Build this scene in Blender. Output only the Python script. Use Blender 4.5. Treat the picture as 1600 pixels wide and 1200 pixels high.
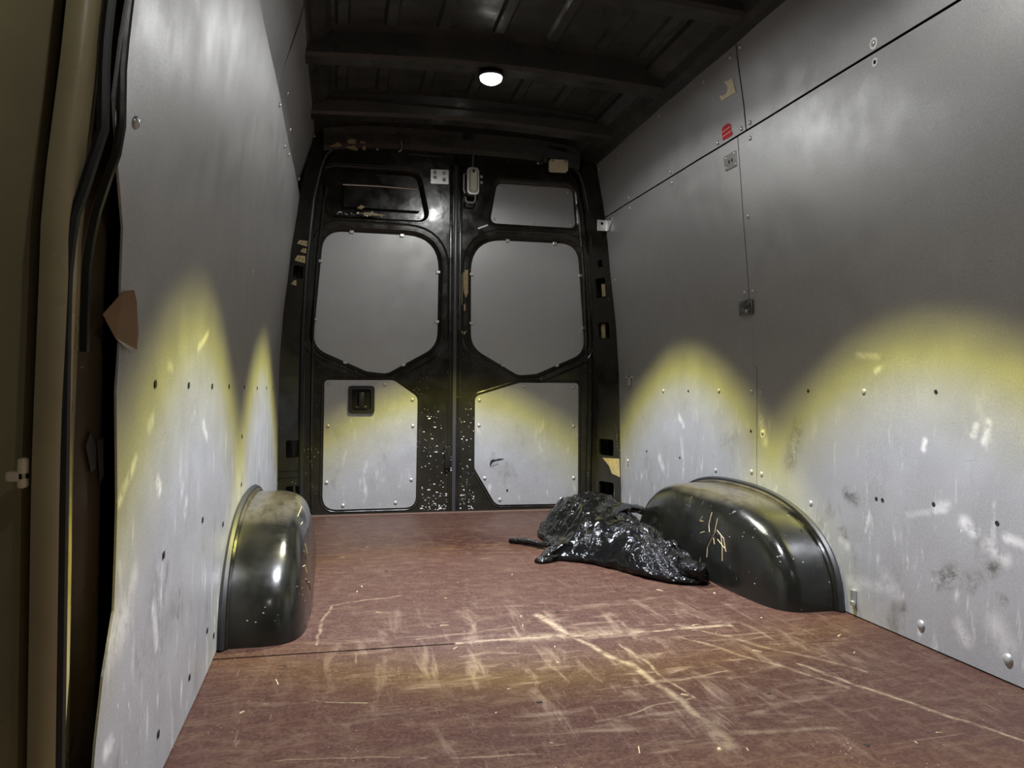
import bpy, bmesh, math, random
from mathutils import Vector, Matrix, noise
from mathutils.geometry import tessellate_polygon

# ------------------------------------------------------------------ clear
for o in list(bpy.data.objects):
    bpy.data.objects.remove(o, do_unlink=True)
SC = bpy.context.scene
COL = SC.collection
random.seed(7)

# ------------------------------------------------------------------ camera
cam_d = bpy.data.cameras.new('camera')
cam_d.sensor_width = 36.0
cam_d.lens = 1201.3 / 1600 * 36
cam_d.clip_start = 0.02
cam = bpy.data.objects.new('camera', cam_d)
COL.objects.link(cam)
_r = Vector((0.97475315, -0.22313668, 0.00814403))
_u = Vector((-0.01039737, -0.00892547, 0.99990611))
_b = -Vector((0.22304304, 0.97474631, 0.01102016))
cam.matrix_world = Matrix(((_r.x, _u.x, _b.x, -0.61), (_r.y, _u.y, _b.y, 0.0), (_r.z, _u.z, _b.z, 0.655), (0, 0, 0, 1)))
SC.camera = cam

# ------------------------------------------------------------------ world and exposure
W = bpy.data.worlds.new('dim_night')
SC.world = W
W.use_nodes = True
W.node_tree.nodes['Background'].inputs[0].default_value = (0.9, 0.85, 0.7, 1)
W.node_tree.nodes['Background'].inputs[1].default_value = 0.035
SC.view_settings.view_transform = 'Standard'
SC.view_settings.look = 'None'
SC.view_settings.gamma = 1.0
SC.view_settings.use_curve_mapping = False
SC.view_settings.exposure = 0.0

LAMP_Y = (3.10, 1.74, -0.30)    # the lamps on the roof bows; only the rearmost is in the picture
LAMP_Z = 1.935
LAMP_W = 425.0
# how much the lamp sends out at each angle from straight down: a cool core, the yellow rim of its
# reflector, a dim gap, and the light its domed lens scatters sideways
PROFILE = [(0, (.885, .915, 1.0)), (33.0, (.875, .905, .995)), (36.0, (.78, .77, .58)), (38.0, (.60, .56, .13)), (39.6, (.26, .235, .075)), (41.5, (.0055, .0054, .005)),
           (47, (.0045, .0045, .0045)), (56, (.019, .019, .019)), (66, (.042, .042, .041)), (73, (.036, .036, .036)), (79, (.008, .008, .008)), (86, (.003, .003, .003))]


def lamp_lights(y):
    d = bpy.data.lights.new('roof_lamp_light', 'POINT')
    d.energy = LAMP_W
    d.shadow_soft_size = 0.022
    d.use_nodes = True
    t = d.node_tree
    em = t.nodes['Emission']
    co = t.nodes.new('ShaderNodeTexCoord')
    sp = t.nodes.new('ShaderNodeSeparateXYZ')
    t.links.new(co.outputs['Normal'], sp.inputs[0])
    ac = t.nodes.new('ShaderNodeMath')
    ac.operation = 'ARCCOSINE'
    ng = t.nodes.new('ShaderNodeMath')
    ng.operation = 'MULTIPLY'
    ng.inputs[1].default_value = -1.0
    t.links.new(sp.outputs[2], ng.inputs[0])
    t.links.new(ng.outputs[0], ac.inputs[0])
    dv = t.nodes.new('ShaderNodeMath')
    dv.operation = 'DIVIDE'
    dv.inputs[1].default_value = math.pi / 2
    t.links.new(ac.outputs[0], dv.inputs[0])
    rp = t.nodes.new('ShaderNodeValToRGB')
    rp.color_ramp.interpolation = 'LINEAR'
    el = rp.color_ramp.elements
    el[0].position = 0.0
    el[0].color = (*PROFILE[0][1], 1)
    el[1].position = 1.0
    el[1].color = (0, 0, 0, 1)
    for a, c in PROFILE[1:]:
        e = el.new(a / 90)
        e.color = (*c, 1)
    t.links.new(dv.outputs[0], rp.inputs[0])
    t.links.new(rp.outputs[0], em.inputs['Color'])
    o = bpy.data.objects.new('roof_lamp_light', d)
    o.location = (0.0, y, LAMP_Z - 0.035)
    o.rotation_euler = (math.radians(1.8) if y > 3 else 0.0, 0, 0)      # the rear lamp sits a touch crooked on its bow
    COL.objects.link(o)


for _y in LAMP_Y:
    lamp_lights(_y)


# ------------------------------------------------------------------ node helpers
class NT:
    def __init__(self, name):
        self.m = bpy.data.materials.new(name)
        self.m.use_nodes = True
        self.t = self.m.node_tree
        self.b = self.t.nodes['Principled BSDF']
        self.co = self.n('ShaderNodeTexCoord').outputs['Object']

    def n(self, kind, **kw):
        nd = self.t.nodes.new(kind)
        for k, v in kw.items():
            setattr(nd, k, v)
        return nd

    def put(self, sock, v):
        if isinstance(v, bpy.types.NodeSocket):
            self.t.links.new(v, sock)
        elif isinstance(v, (tuple, list)):
            sock.default_value = tuple(v) if len(v) != 3 or len(sock.default_value) == 3 else (*v, 1)
        else:
            sock.default_value = v

    def math(self, op, a, b=0.0, c=None, clamp=False):
        nd = self.n('ShaderNodeMath', operation=op, use_clamp=clamp)
        self.put(nd.inputs[0], a)
        self.put(nd.inputs[1], b)
        if c is not None:
            self.put(nd.inputs[2], c)
        return nd.outputs[0]

    def vec(self, op, a, b=None, scale=None):
        nd = self.n('ShaderNodeVectorMath', operation=op)
        self.put(nd.inputs[0], a)
        if b is not None:
            self.put(nd.inputs[1], b)
        if scale is not None:
            self.put(nd.inputs['Scale'], scale)
        return nd.outputs['Value'] if op in ('DOT_PRODUCT', 'LENGTH', 'DISTANCE') else nd.outputs[0]

    def map(self, v, a, b, c=0.0, d=1.0, smooth=True):
        nd = self.n('ShaderNodeMapRange', interpolation_type='SMOOTHSTEP' if smooth else 'LINEAR')
        self.put(nd.inputs[0], v)
        for i, x in enumerate((a, b, c, d)):
            nd.inputs[i + 1].default_value = x
        return nd.outputs[0]

    def stretch(self, scale, rot=(0, 0, 0), loc=(0, 0, 0)):
        nd = self.n('ShaderNodeMapping')
        self.put(nd.inputs[0], self.co)
        nd.inputs['Location'].default_value = loc
        nd.inputs['Rotation'].default_value = rot
        nd.inputs['Scale'].default_value = scale
        return nd.outputs[0]

    def noise(self, vec, scale, detail=4.0, rough=0.55, dist=0.0):
        nd = self.n('ShaderNodeTexNoise')
        self.put(nd.inputs['Vector'], vec)
        nd.inputs['Scale'].default_value = scale
        nd.inputs['Detail'].default_value = detail
        nd.inputs['Roughness'].default_value = rough
        nd.inputs['Distortion'].default_value = dist
        return nd.outputs[0]

    def voronoi(self, vec, scale, feature='F1', rnd=1.0):
        nd = self.n('ShaderNodeTexVoronoi', feature=feature)
        self.put(nd.inputs['Vector'], vec)
        nd.inputs['Scale'].default_value = scale
        nd.inputs['Randomness'].default_value = rnd
        return nd.outputs['Distance']

    def mix(self, f, a, b):
        nd = self.n('ShaderNodeMix', data_type='RGBA')
        self.put(nd.inputs[0], f)
        self.put(nd.inputs[6], a)
        self.put(nd.inputs[7], b)
        return nd.outputs[2]

    def xyz(self):
        nd = self.n('ShaderNodeSeparateXYZ')
        self.put(nd.inputs[0], self.co)
        return nd.outputs

    def bump(self, h, strength=0.3, dist=0.01):
        nd = self.n('ShaderNodeBump')
        nd.inputs['Strength'].default_value = strength
        nd.inputs['Distance'].default_value = dist
        self.put(nd.inputs['Height'], h)
        self.t.links.new(nd.outputs[0], self.b.inputs['Normal'])

    def done(self, col=None, rough=None, metal=None, coat=None):
        if col is not None:
            self.put(self.b.inputs['Base Color'], col)
        if rough is not None:
            self.put(self.b.inputs['Roughness'], rough)
        if metal is not None:
            self.put(self.b.inputs['Metallic'], metal)
        if coat is not None:
            self.put(self.b.inputs['Coat Weight'], coat)
            self.b.inputs['Coat Roughness'].default_value = 0.08
        return self.m

    def warp(self):
        if not hasattr(self, '_w'):
            nd = self.n('ShaderNodeTexNoise')
            self.put(nd.inputs['Vector'], self.co)
            nd.inputs['Scale'].default_value = 7
            nd.inputs['Detail'].default_value = 3
            off = self.vec('SUBTRACT', nd.outputs['Color'], (0.5, 0.5, 0.5))
            self._w = self.vec('MULTIPLY_ADD', off, (0.05, 0.05, 0.0))
            nd2 = self._w.node
            self.put(nd2.inputs[2], self.co)
        return self._w

    def segment(self, a, b, w):
        """soft mask around the line from a to b in the object's own x,y,z"""
        A, B = Vector(a), Vector(b)
        d = B - A
        ap = self.vec('SUBTRACT', self.warp(), tuple(A))
        t = self.math('DIVIDE', self.vec('DOT_PRODUCT', ap, tuple(d)), d.length_squared, clamp=True)
        q = self.vec('SCALE', tuple(d), scale=t)
        return self.map(self.vec('DISTANCE', ap, q), 0.0, w, 1.0, 0.0)


def plain(name, col, rough=0.5, metal=0.0, var=0.12, scale=30):
    m = NT(name)
    f = m.noise(m.co, scale, 3)
    c2 = tuple(max(0, c * (1 - var * 2)) for c in col)
    return m.done(m.mix(f, c2, tuple(min(1, c * (1 + var)) for c in col)), rough, metal)


# rubbed and soiled places on the side sheets: side, y, z, y, z, width, strength
SMUDGES = [
    (1, 1.672, 0.188, 1.626, 0.207, 0.035, 0.8),
    (1, 1.515, 0.248, 1.501, 0.258, 0.02, 0.9),
    (1, 1.577, 0.206, 1.557, 0.215, 0.03, 0.5),
    (1, 2.047, 0.359, 1.997, 0.347, 0.022, 0.75),
    (1, 2.062, 0.241, 2.047, 0.215, 0.025, 0.5),
    (1, 2.297, 0.541, 2.334, 0.431, 0.05, 0.45),
    (1, 2.698, 0.497, 2.799, 0.466, 0.05, 0.3),
    (1, 3.557, 0.323, 3.508, 0.202, 0.06, 0.25),
    (1, 1.804, 0.087, 1.799, 0.071, 0.01, 0.6),
    (1, 1.493, 0.193, 1.467, 0.185, 0.008, 0.7),
    (1, 2.959, 0.162, 3.018, 0.234, 0.05, 0.2),
    (-1, 1.438, 0.343, 1.421, 0.297, 0.012, 0.6),
    (-1, 1.545, 0.271, 1.535, 0.237, 0.012, 0.7),
    (-1, 1.255, 0.259, 1.273, 0.234, 0.03, 0.4),
    (-1, 1.487, 0.262, 1.5, 0.248, 0.05, 0.3),
    (-1, 1.356, 0.319, 1.385, 0.248, 0.1, 0.35),
]
RUBS = [
    (1, 1.719, 0.535, 1.721, 0.515, 0.005, 1),
    (1, 1.593, 0.348, 1.567, 0.329, 0.014, 0.8),
    (1, 1.476, 0.33, 1.43, 0.324, 0.01, 0.9),
    (1, 1.53, 0.305, 1.476, 0.279, 0.02, 0.6),
    (1, 2.062, 0.212, 2.032, 0.202, 0.012, 0.7),
    (1, 1.78, 0.334, 1.647, 0.367, 0.004, 0.6),
    (1, 1.539, 0.547, 1.521, 0.593, 0.004, 0.7),
    (1, 1.99, 0.774, 1.894, 0.767, 0.005, 0.5),
    (1, 1.908, 0.724, 1.887, 0.733, 0.004, 0.7),
    (1, 3.211, 0.555, 3.158, 0.514, 0.012, 0.7),
    (1, 1.879, 0.148, 1.828, 0.107, 0.03, 0.3),
    (1, 1.493, 0.119, 1.467, 0.083, 0.04, 0.4),
    (1, 1.606, 0.086, 1.586, 0.06, 0.02, 0.5),
    (1, 3.419, 0.35, 3.381, 0.308, 0.02, 0.6),
    (1, 2.516, 0.565, 2.494, 0.486, 0.02, 0.6),
    (1, 1.558, 0.584, 1.568, 0.561, 0.003, 0.8),
    (1, 1.647, 0.379, 1.69, 0.356, 0.01, 0.5),
    (1, 1.828, 0.124, 2.016, 0.096, 0.02, 0.35),
    (-1, 1.117, 0.504, 1.208, 0.553, 0.004, 0.9),
    (-1, 1.785, 0.577, 1.821, 0.554, 0.01, 0.7),
    (-1, 1.68, 0.615, 1.646, 0.596, 0.008, 0.7),
    (-1, 1.342, 0.504, 1.357, 0.491, 0.008, 1),
    (-1, 1.558, 0.472, 1.546, 0.462, 0.006, 0.8),
    (-1, 1.593, 0.437, 1.581, 0.42, 0.01, 0.8),
    (-1, 1.279, 0.599, 1.299, 0.609, 0.008, 0.6),
    (-1, 1.113, 0.331, 1.16, 0.335, 0.05, 0.6),
    (-1, 1.335, 0.304, 1.363, 0.234, 0.008, 0.7),
    (-1, 1.078, 0.191, 1.098, 0.19, 0.01, 0.8),
    (-1, 1.706, 0.741, 1.825, 0.783, 0.003, 0.8),
    (-1, 1.441, 0.693, 1.409, 0.697, 0.006, 0.6),
    (-1, 1.176, 0.357, 1.209, 0.385, 0.02, 0.4),
]


def sheet_metal(name, wear=1.0, side=0):
    m = NT(name)
    x, y, z = m.xyz()
    base = m.mix(m.noise(m.co, 2.2, 4, 0.6), (0.345, 0.35, 0.355), (0.43, 0.432, 0.43))
    fine = m.noise(m.co, 260, 2, 0.6)
    base = m.mix(m.map(fine, 0.3, 0.8), base, (0.48, 0.48, 0.476))
    low = m.map(z, 0.05, 0.75, 1.0, 0.0)                      # cargo rubs the lower half
    # pale rub marks, mostly upright
    s1 = m.noise(m.stretch((9, 9, 2.2)), 3.0, 5, 0.62, 0.4)
    s2 = m.noise(m.stretch((5, 5, 5), loc=(3, 1, 7)), 2.0, 3)
    rub = m.math('MULTIPLY', m.map(s1, 0.54, 0.70), m.map(s2, 0.42, 0.58))
    rub = m.math('MULTIPLY', rub, m.math('ADD', m.math('MULTIPLY', low, 1.0 * wear), 0.06))
    col = m.mix(rub, base, (0.78, 0.77, 0.74))
    # small flecks and dents
    fl = m.map(m.voronoi(m.stretch((1, 1, 0.7), loc=(2, 5, 1)), 26), 0.04, 0.10, 1.0, 0.0)
    fl = m.math('MULTIPLY', fl, m.map(m.noise(m.stretch((1, 1, 1), loc=(9, 2, 4)), 5, 2), 0.56, 0.64))
    fl = m.math('MULTIPLY', fl, m.math('ADD', m.math('MULTIPLY', low, 0.9 * wear), 0.03))
    col = m.mix(fl, col, (0.86, 0.85, 0.82))
    # brownish grime
    g1 = m.noise(m.stretch((4, 4, 2.0), loc=(1, 8, 3)), 2.4, 5, 0.65)
    gr = m.math('MULTIPLY', m.map(g1, 0.55, 0.75), m.math('MULTIPLY', low, 0.8 * wear))
    col = m.mix(gr, col, (0.20, 0.185, 0.14))
    if side:
        for lst, c_, lo, hi in ((SMUDGES, (0.10, 0.09, 0.065), 0.36, 0.62), (RUBS, (0.92, 0.91, 0.88), 0.30, 0.55)):
            tot = None
            for sd, ya, za, yb, zb, w_, k_ in lst:
                if sd != side:
                    continue
                x_ = 0.895 * side
                g = m.math('MULTIPLY', m.segment((x_, ya, za), (x_, yb + 0.001, zb), w_ + 0.012), k_)
                tot = g if tot is None else m.math('MAXIMUM', tot, g)
            tot = m.math('MULTIPLY', tot, m.map(m.noise(m.stretch((1, 1, 1), loc=(side, 2, 5)), 42, 4, 0.7), lo, hi))
            col = m.mix(tot, col, c_)
    # dark thin scratches
    sc = m.noise(m.stretch((14, 14, 120), rot=(0.5, 0.2, 0)), 1.0, 2, 0.5, 0.6)
    sk = m.math('MULTIPLY', m.map(sc, 0.70, 0.76), 0.16 * wear)
    col = m.mix(sk, col, (0.16, 0.16, 0.15))
    m.bump(m.noise(m.co, 180, 3), 0.06, 0.004)
    return m.done(col, m.map(m.noise(m.co, 9, 3), 0.2, 0.8, 0.44, 0.56), 0.60)


def dark_paint(name, col=(0.011, 0.0105, 0.0075), chips=1.0, rough=0.2, high=2.0, dusty=False):
    m = NT(name)
    x, y, z = m.xyz()
    base = m.mix(m.noise(m.co, 6, 4), tuple(c * 0.7 for c in col), tuple(c * 1.5 for c in col))
    v = m.voronoi(m.stretch((1.0, 1.0, 1.6)), 48)
    c = m.map(v, 0.07, 0.16, 1.0, 0.0)
    c = m.math('MULTIPLY', c, m.map(m.noise(m.stretch((1, 1, 1), loc=(4, 4, 4)), 9, 3), 0.56, 0.62))
    c = m.math('MULTIPLY', c, m.map(z, 0.0, high, chips, 0.0))
    s = m.noise(m.stretch((40, 40, 6), rot=(0.4, 0.5, 0.3)), 1.4, 3, 0.6, 0.8)
    c2 = m.math('MULTIPLY', m.map(s, 0.70, 0.75), m.map(z, 0.0, high, 0.5 * chips, 0.05))
    col2 = m.mix(m.math('MAXIMUM', c, c2), base, (0.42, 0.40, 0.34))
    du = m.math('MULTIPLY', m.map(m.noise(m.co, 3, 4), 0.5, 0.7), 0.10)
    if dusty:
        du = m.math('MAXIMUM', du, m.math('MULTIPLY', m.map(z, 0.262, 0.292), m.map(m.noise(m.stretch((3, 1, 1)), 12, 5, 0.7), 0.3, 0.6, 0.25, 0.6)))
    col2 = m.mix(du, col2, (0.10, 0.085, 0.05))
    m.bump(m.noise(m.co, 14, 2), 0.10, 0.01)
    return m.done(col2, m.map(m.noise(m.co, 11, 3), 0.3, 0.7, rough * 0.75, rough * 1.6), 0.0)


M = {}
M['sheet'] = sheet_metal('grey_sheet_metal_right', 1.0, 1)
M['sheet_left'] = sheet_metal('grey_sheet_metal_left', 1.0, -1)
M['door_sheet'] = sheet_metal('grey_door_sheet', 0.7)
M['paint'] = dark_paint('black_body_paint')
M['roof_paint'] = dark_paint('black_roof_paint', (0.022, 0.022, 0.019), 0.1, 0.34)
M['arch_paint'] = dark_paint('worn_arch_paint', (0.006, 0.006, 0.0048), 1.0, 0.17, 0.5, True)
M['olive'] = dark_paint('olive_jamb_paint', (0.42, 0.365, 0.21), 0.25, 0.28)
M['brown'] = dark_paint('brown_jamb_paint', (0.075, 0.052, 0.03), 0.8, 0.3)
M['rubber'] = plain('black_rubber', (0.012, 0.012, 0.012), 0.45)
M['seal'] = plain('grey_rubber_seal', (0.05, 0.05, 0.052), 0.35)
M['steel'] = plain('zinc_steel', (0.62, 0.62, 0.60), 0.32, 0.85)
M['rivet'] = plain('rivet_head', (0.55, 0.55, 0.54), 0.34, 0.6)
M['hole'] = plain('hole_black', (0.002, 0.002, 0.002), 0.9)
M['plastic'] = plain('black_plastic_handle', (0.009, 0.009, 0.010), 0.4)
M['cream'] = plain('cream_tape', (0.92, 0.82, 0.58), 0.6)
M['beige'] = plain('beige_marks_and_reflections', (0.42, 0.33, 0.17), 0.55, 0.0, 0.3, 60)  # beige of the arch scratches, frame patches and painted header reflections
M['red'] = plain('red_sticker', (0.62, 0.02, 0.03), 0.35)
M['white'] = plain('white_edge', (0.72, 0.72, 0.70), 0.4)
M['tape'] = plain('brown_tape', (0.23, 0.13, 0.06), 0.4)
M['chip'] = plain('pale_wood_chip', (0.50, 0.38, 0.22), 0.8, 0, 0.4, 80)
M['dirt'] = plain('dark_crumb', (0.02, 0.014, 0.010), 0.9)
M['ply_edge'] = plain('plywood_edge', (0.10, 0.055, 0.035), 0.8)


def lens_mat():
    m = NT('lit_lamp_lens')
    m.b.inputs['Emission Color'].default_value = (1, 0.97, 0.9, 1)
    m.b.inputs['Emission Strength'].default_value = 14
    return m.done((0.9, 0.9, 0.88), 0.3)


M['lens'] = lens_mat()


def clear_lens():
    m = NT('ribbed_clear_lens')
    h = m.noise(m.stretch((1, 1, 6)), 40, 1)
    m.bump(h, 0.5, 0.006)
    m.b.inputs['Transmission Weight'].default_value = 0.15
    return m.done(m.mix(h, (0.58, 0.54, 0.40), (0.85, 0.83, 0.72)), 0.22)


M['clear'] = clear_lens()


def bag_mat():
    m = NT('black_plastic_film')
    a = m.noise(m.stretch((1, 1.5, 1.3), rot=(0, 0, 0.7)), 30, 3, 0.55, 1.3)
    b = m.voronoi(m.stretch((1.0, 1.6, 1), rot=(0, 0, 0.7)), 75, 'F1')
    calm = m.map(m.noise(m.co, 7, 2), 0.38, 0.60, 0.15, 1.0)
    m.bump(m.math('MULTIPLY', m.math('ADD', a, m.math('MULTIPLY', b, 0.22)), calm), 0.9, 0.016)
    m.b.inputs['Specular IOR Level'].default_value = 0.35
    return m.done((0.003, 0.003, 0.0032), 0.12)


M['bag'] = bag_mat()


def floor_mat():
    m = NT('worn_brown_film_plywood')
    x, y, z = m.xyz()
    base = m.mix(m.noise(m.co, 1.6, 5, 0.62), (0.030, 0.0115, 0.0075), (0.054, 0.024, 0.0165))
    grit = m.noise(m.co, 120, 3, 0.7)
    base = m.mix(m.map(grit, 0.30, 0.72, 0, 0.75), base, (0.080, 0.042, 0.029))
    dark = m.map(m.noise(m.stretch((1.2, 2.4, 1), loc=(2, 2, 0)), 2.6, 5, 0.7), 0.52, 0.72)
    base = m.mix(m.math('MULTIPLY', dark, 0.45), base, (0.040, 0.018, 0.014))
    mott = m.map(m.noise(m.stretch((1, 1, 1), loc=(5, 1, 0)), 34, 5, 0.75), 0.40, 0.62)
    base = m.mix(m.math('MULTIPLY', mott, 0.5), base, (0.030, 0.012, 0.008))
    # wet looking red patch by the doors
    pd = m.vec('DISTANCE', m.vec('MULTIPLY', m.co, (1, 0.8, 0)), (0.0, 2.66, 0))
    patch = m.math('MULTIPLY', m.map(pd, 0.04, 0.34, 1, 0), m.map(m.noise(m.stretch((1, 2.2, 1)), 16, 5, 0.75), 0.36, 0.56))
    base = m.mix(m.math('MULTIPLY', patch, 0.9), base, (0.026, 0.005, 0.003))
    st1 = m.noise(m.stretch((1.6, 3.6, 1), rot=(0, 0, 0.25), loc=(8, 2, 0)), 7.0, 6, 0.74, 0.8)
    base = m.mix(m.map(st1, 0.46, 0.68, 0.0, 0.55), base, (0.095, 0.057, 0.034))
    # traffic zone where the film is worn through
    zd = m.vec('DISTANCE', m.vec('MULTIPLY', m.co, (0.8, 1.0, 0)), (0.06, 1.84, 0))
    zone = m.map(zd, 0.12, 0.85, 1.0, 0.0)
    s1 = m.noise(m.stretch((9, 2.0, 1), rot=(0, 0, 0.5)), 2.2, 6, 0.68, 0.5)
    s2 = m.noise(m.stretch((2.2, 8, 1), rot=(0, 0, 0.25), loc=(4, 0, 0)), 2.4, 6, 0.68, 0.5)
    s3 = m.noise(m.stretch((34, 3.0, 1), rot=(0, 0, -0.15), loc=(1, 3, 0)), 1.6, 4, 0.6, 0.5)
    s4 = m.noise(m.stretch((3.0, 40, 1), rot=(0, 0, 0.35), loc=(7, 3, 0)), 1.6, 4, 0.6, 0.7)
    w = m.math('ADD', m.map(s1, 0.50, 0.78), m.map(s2, 0.52, 0.78))
    w = m.math('MULTIPLY', w, m.math('ADD', m.math('MULTIPLY', zone, 1.25), 0.16), clamp=True)
    t = m.math('ADD', m.map(s3, 0.66, 0.74), m.map(s4, 0.66, 0.74))
    t = m.math('MULTIPLY', t, m.math('ADD', m.math('MULTIPLY', zone, 0.55), 0.22))
    col = m.mix(w, base, (0.155, 0.105, 0.072))
    col = m.mix(t, col, (0.20, 0.145, 0.095))
    segs = [((-0.02, 2.20), (0.0, 2.03), 0.022, 1.0), ((0.0, 2.04), (0.10, 1.70), 0.016, 0.9),
            ((0.10, 1.70), (0.114, 1.44), 0.018, 0.8), ((0.114, 1.44), (0.108, 1.30), 0.03, 0.4),
            ((0.12, 1.89), (0.15, 1.53), 0.007, 0.6), ((0.49, 1.67), (0.68, 1.20), 0.010, 0.65),
            ((-0.30, 1.992), (0.48, 1.992), 0.013, 0.9), ((-0.12, 1.995), (0.20, 1.99), 0.05, 0.55),
            ((0.30, 1.93), (0.52, 1.52), 0.010, 0.45), ((0.35, 2.02), (0.62, 1.60), 0.014, 0.35),
            ((-0.65, 1.683), (-0.54, 1.651), 0.004, 0.7), ((-0.713, 1.423), (-0.45, 1.385), 0.004, 0.35), ((-0.40, 1.375), (-0.237, 1.347), 0.005, 0.4),
            ((0.02, 1.62), (0.30, 1.66), 0.006, 0.5), ((-0.10, 1.47), (0.14, 1.53), 0.006, 0.5),
            ((-0.40, 2.50), (-0.62, 2.42), 0.006, 0.5), ((-0.62, 2.42), (-0.66, 2.05), 0.007, 0.5),
            ((-0.12, 2.10), (-0.40, 2.04), 0.010, 0.3), ((0.15, 1.36), (0.36, 1.335), 0.016, 0.3)]
    brk = m.map(m.noise(m.co, 26, 4, 0.7), 0.34, 0.60, 0.15, 1.0)
    tot = None
    for a, b, wd, k in segs:
        g = m.math('MULTIPLY', m.segment((*a, 0), (*b, 0), wd), k)
        tot = g if tot is None else m.math('MAXIMUM', tot, g)
    col = m.mix(m.math('MULTIPLY', tot, brk), col, (0.27, 0.205, 0.13))
    fleck = m.map(m.voronoi(m.stretch((1.0, 1.7, 1), rot=(0, 0, 0.4)), 55), 0.05, 0.14, 1.0, 0.0)
    fleck = m.math('MULTIPLY', fleck, m.map(m.noise(m.stretch((1, 1, 1), loc=(3, 9, 0)), 8, 3), 0.50, 0.60))
    col = m.mix(m.math('MULTIPLY', fleck, 0.6), col, (0.30, 0.24, 0.18))
    m.bump(m.noise(m.co, 90, 4, 0.7), 0.12, 0.004)
    m.b.inputs['Specular IOR Level'].default_value = 0.14
    return m.done(col, m.map(grit, 0.3, 0.7, 0.42, 0.62))


M['floor'] = floor_mat()


# ------------------------------------------------------------------ mesh helpers
def link(o, parent=None):
    COL.objects.link(o)
    if parent is not None:
        o.parent = parent
    return o


def mesh_obj(name, verts, faces, mat, parent=None, smooth=False, sharp=None):
    me = bpy.data.meshes.new(name)
    me.from_pydata([tuple(v) for v in verts], [], faces)
    bm = bmesh.new()
    bm.from_mesh(me)
    bmesh.ops.recalc_face_normals(bm, faces=bm.faces)
    bm.to_mesh(me)
    bm.free()
    me.materials.append(mat)
    if smooth:
        for p in me.polygons:
            p.use_smooth = True
        if sharp:
            try:
                me.set_sharp_from_angle(angle=math.radians(sharp))
            except Exception:
                pass
    me.update()
    return link(bpy.data.objects.new(name, me), parent)


def share(name, me, parent, loc, rot=(0, 0, 0), scale=(1, 1, 1)):
    o = bpy.data.objects.new(name, me)
    o.location = loc
    o.rotation_euler = rot
    o.scale = scale
    return link(o, parent)


def empty(name, loc=(0, 0, 0)):
    o = bpy.data.objects.new(name, None)
    o.empty_display_size = 0.05
    o.location = loc
    return link(o)


def tag(o, label=None, cat=None, group=None, kind=None):
    if label:
        o['label'] = label
    if cat:
        o['category'] = cat
    if group:
        o['group'] = group
    if kind:
        o['kind'] = kind
    return o


class MB:
    def __init__(self):
        self.v, self.f = [], []

    def add(self, v, f):
        k = len(self.v)
        self.v += [tuple(p) for p in v]
        self.f += [tuple(i + k for i in q) for q in f]

    def box(self, lo, hi, bev=0.0):
        bm = bmesh.new()
        bmesh.ops.create_cube(bm, size=1)
        for v in bm.verts:
            v.co = Vector([lo[i] + (v.co[i] + 0.5) * (hi[i] - lo[i]) for i in range(3)])
        if bev:
            bmesh.ops.bevel(bm, geom=bm.edges[:], offset=bev, segments=2, profile=0.5, affect='EDGES')
        bm.verts.index_update()
        self.add([v.co.copy() for v in bm.verts], [[v.index for v in f.verts] for f in bm.faces])
        bm.free()
        return self

    def tube(self, pts, r, seg=8, cap=True):
        pts = [Vector(p) for p in pts]
        rings = []
        up = Vector((0, 0, 1))
        prev = None
        for i, p in enumerate(pts):
            d = (pts[min(i + 1, len(pts) - 1)] - pts[max(i - 1, 0)]).normalized()
            if prev is None:
                a = d.cross(up if abs(d.z) < 0.9 else Vector((1, 0, 0))).normalized()
            else:
                a = (prev - d * prev.dot(d)).normalized()
            prev = a
            b = d.cross(a)
            rr = r[i] if isinstance(r, (list, tuple)) else r
            rings.append([p + (a * math.cos(t) + b * math.sin(t)) * rr for t in [2 * math.pi * k / seg for k in range(seg)]])
        V = [v for rg in rings for v in rg]
        F = []
        for i in range(len(rings) - 1):
            for k in range(seg):
                F.append((i * seg + k, i * seg + (k + 1) % seg, (i + 1) * seg + (k + 1) % seg, (i + 1) * seg + k))
        if cap:
            F.append(tuple(range(seg)))
            F.append(tuple(range((len(rings) - 1) * seg, len(rings) * seg)))
        self.add(V, F)
        return self

    def prism(self, outline, fn, d0, d1):
        """outline of (a,b); fn(a,b,d) -> point; solid between depth d0 and d1"""
        n = len(outline)
        V = [fn(a, b, d0) for a, b in outline] + [fn(a, b, d1) for a, b in outline]
        F = [tuple(range(n)), tuple(range(n, 2 * n))] + [(i, (i + 1) % n, n + (i + 1) % n, n + i) for i in range(n)]
        self.add(V, F)
        return self

    def build(self, name, mat, parent=None, smooth=False, sharp=35):
        return mesh_obj(name, self.v, self.f, mat, parent, smooth, sharp)


def rounded(corners, radii, n=7):
    out = []
    N = len(corners)
    for i in range(N):
        p = Vector(corners[i])
        a = (Vector(corners[i - 1]) - p)
        b = (Vector(corners[(i + 1) % N]) - p)
        r = radii[i] if isinstance(radii, (list, tuple)) else radii
        la, lb = a.length, b.length
        a.normalize()
        b.normalize()
        ang = a.angle(b)
        t = min(r / math.tan(ang / 2), la * 0.48, lb * 0.48)
        p0, p2 = p + a * t, p + b * t
        for k in range(n):
            s = k / (n - 1)
            out.append(tuple((1 - s) ** 2 * p0 + 2 * s * (1 - s) * (p * 0.94 + (p0 + p2) * 0.03) + s * s * p2))
    return out


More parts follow.
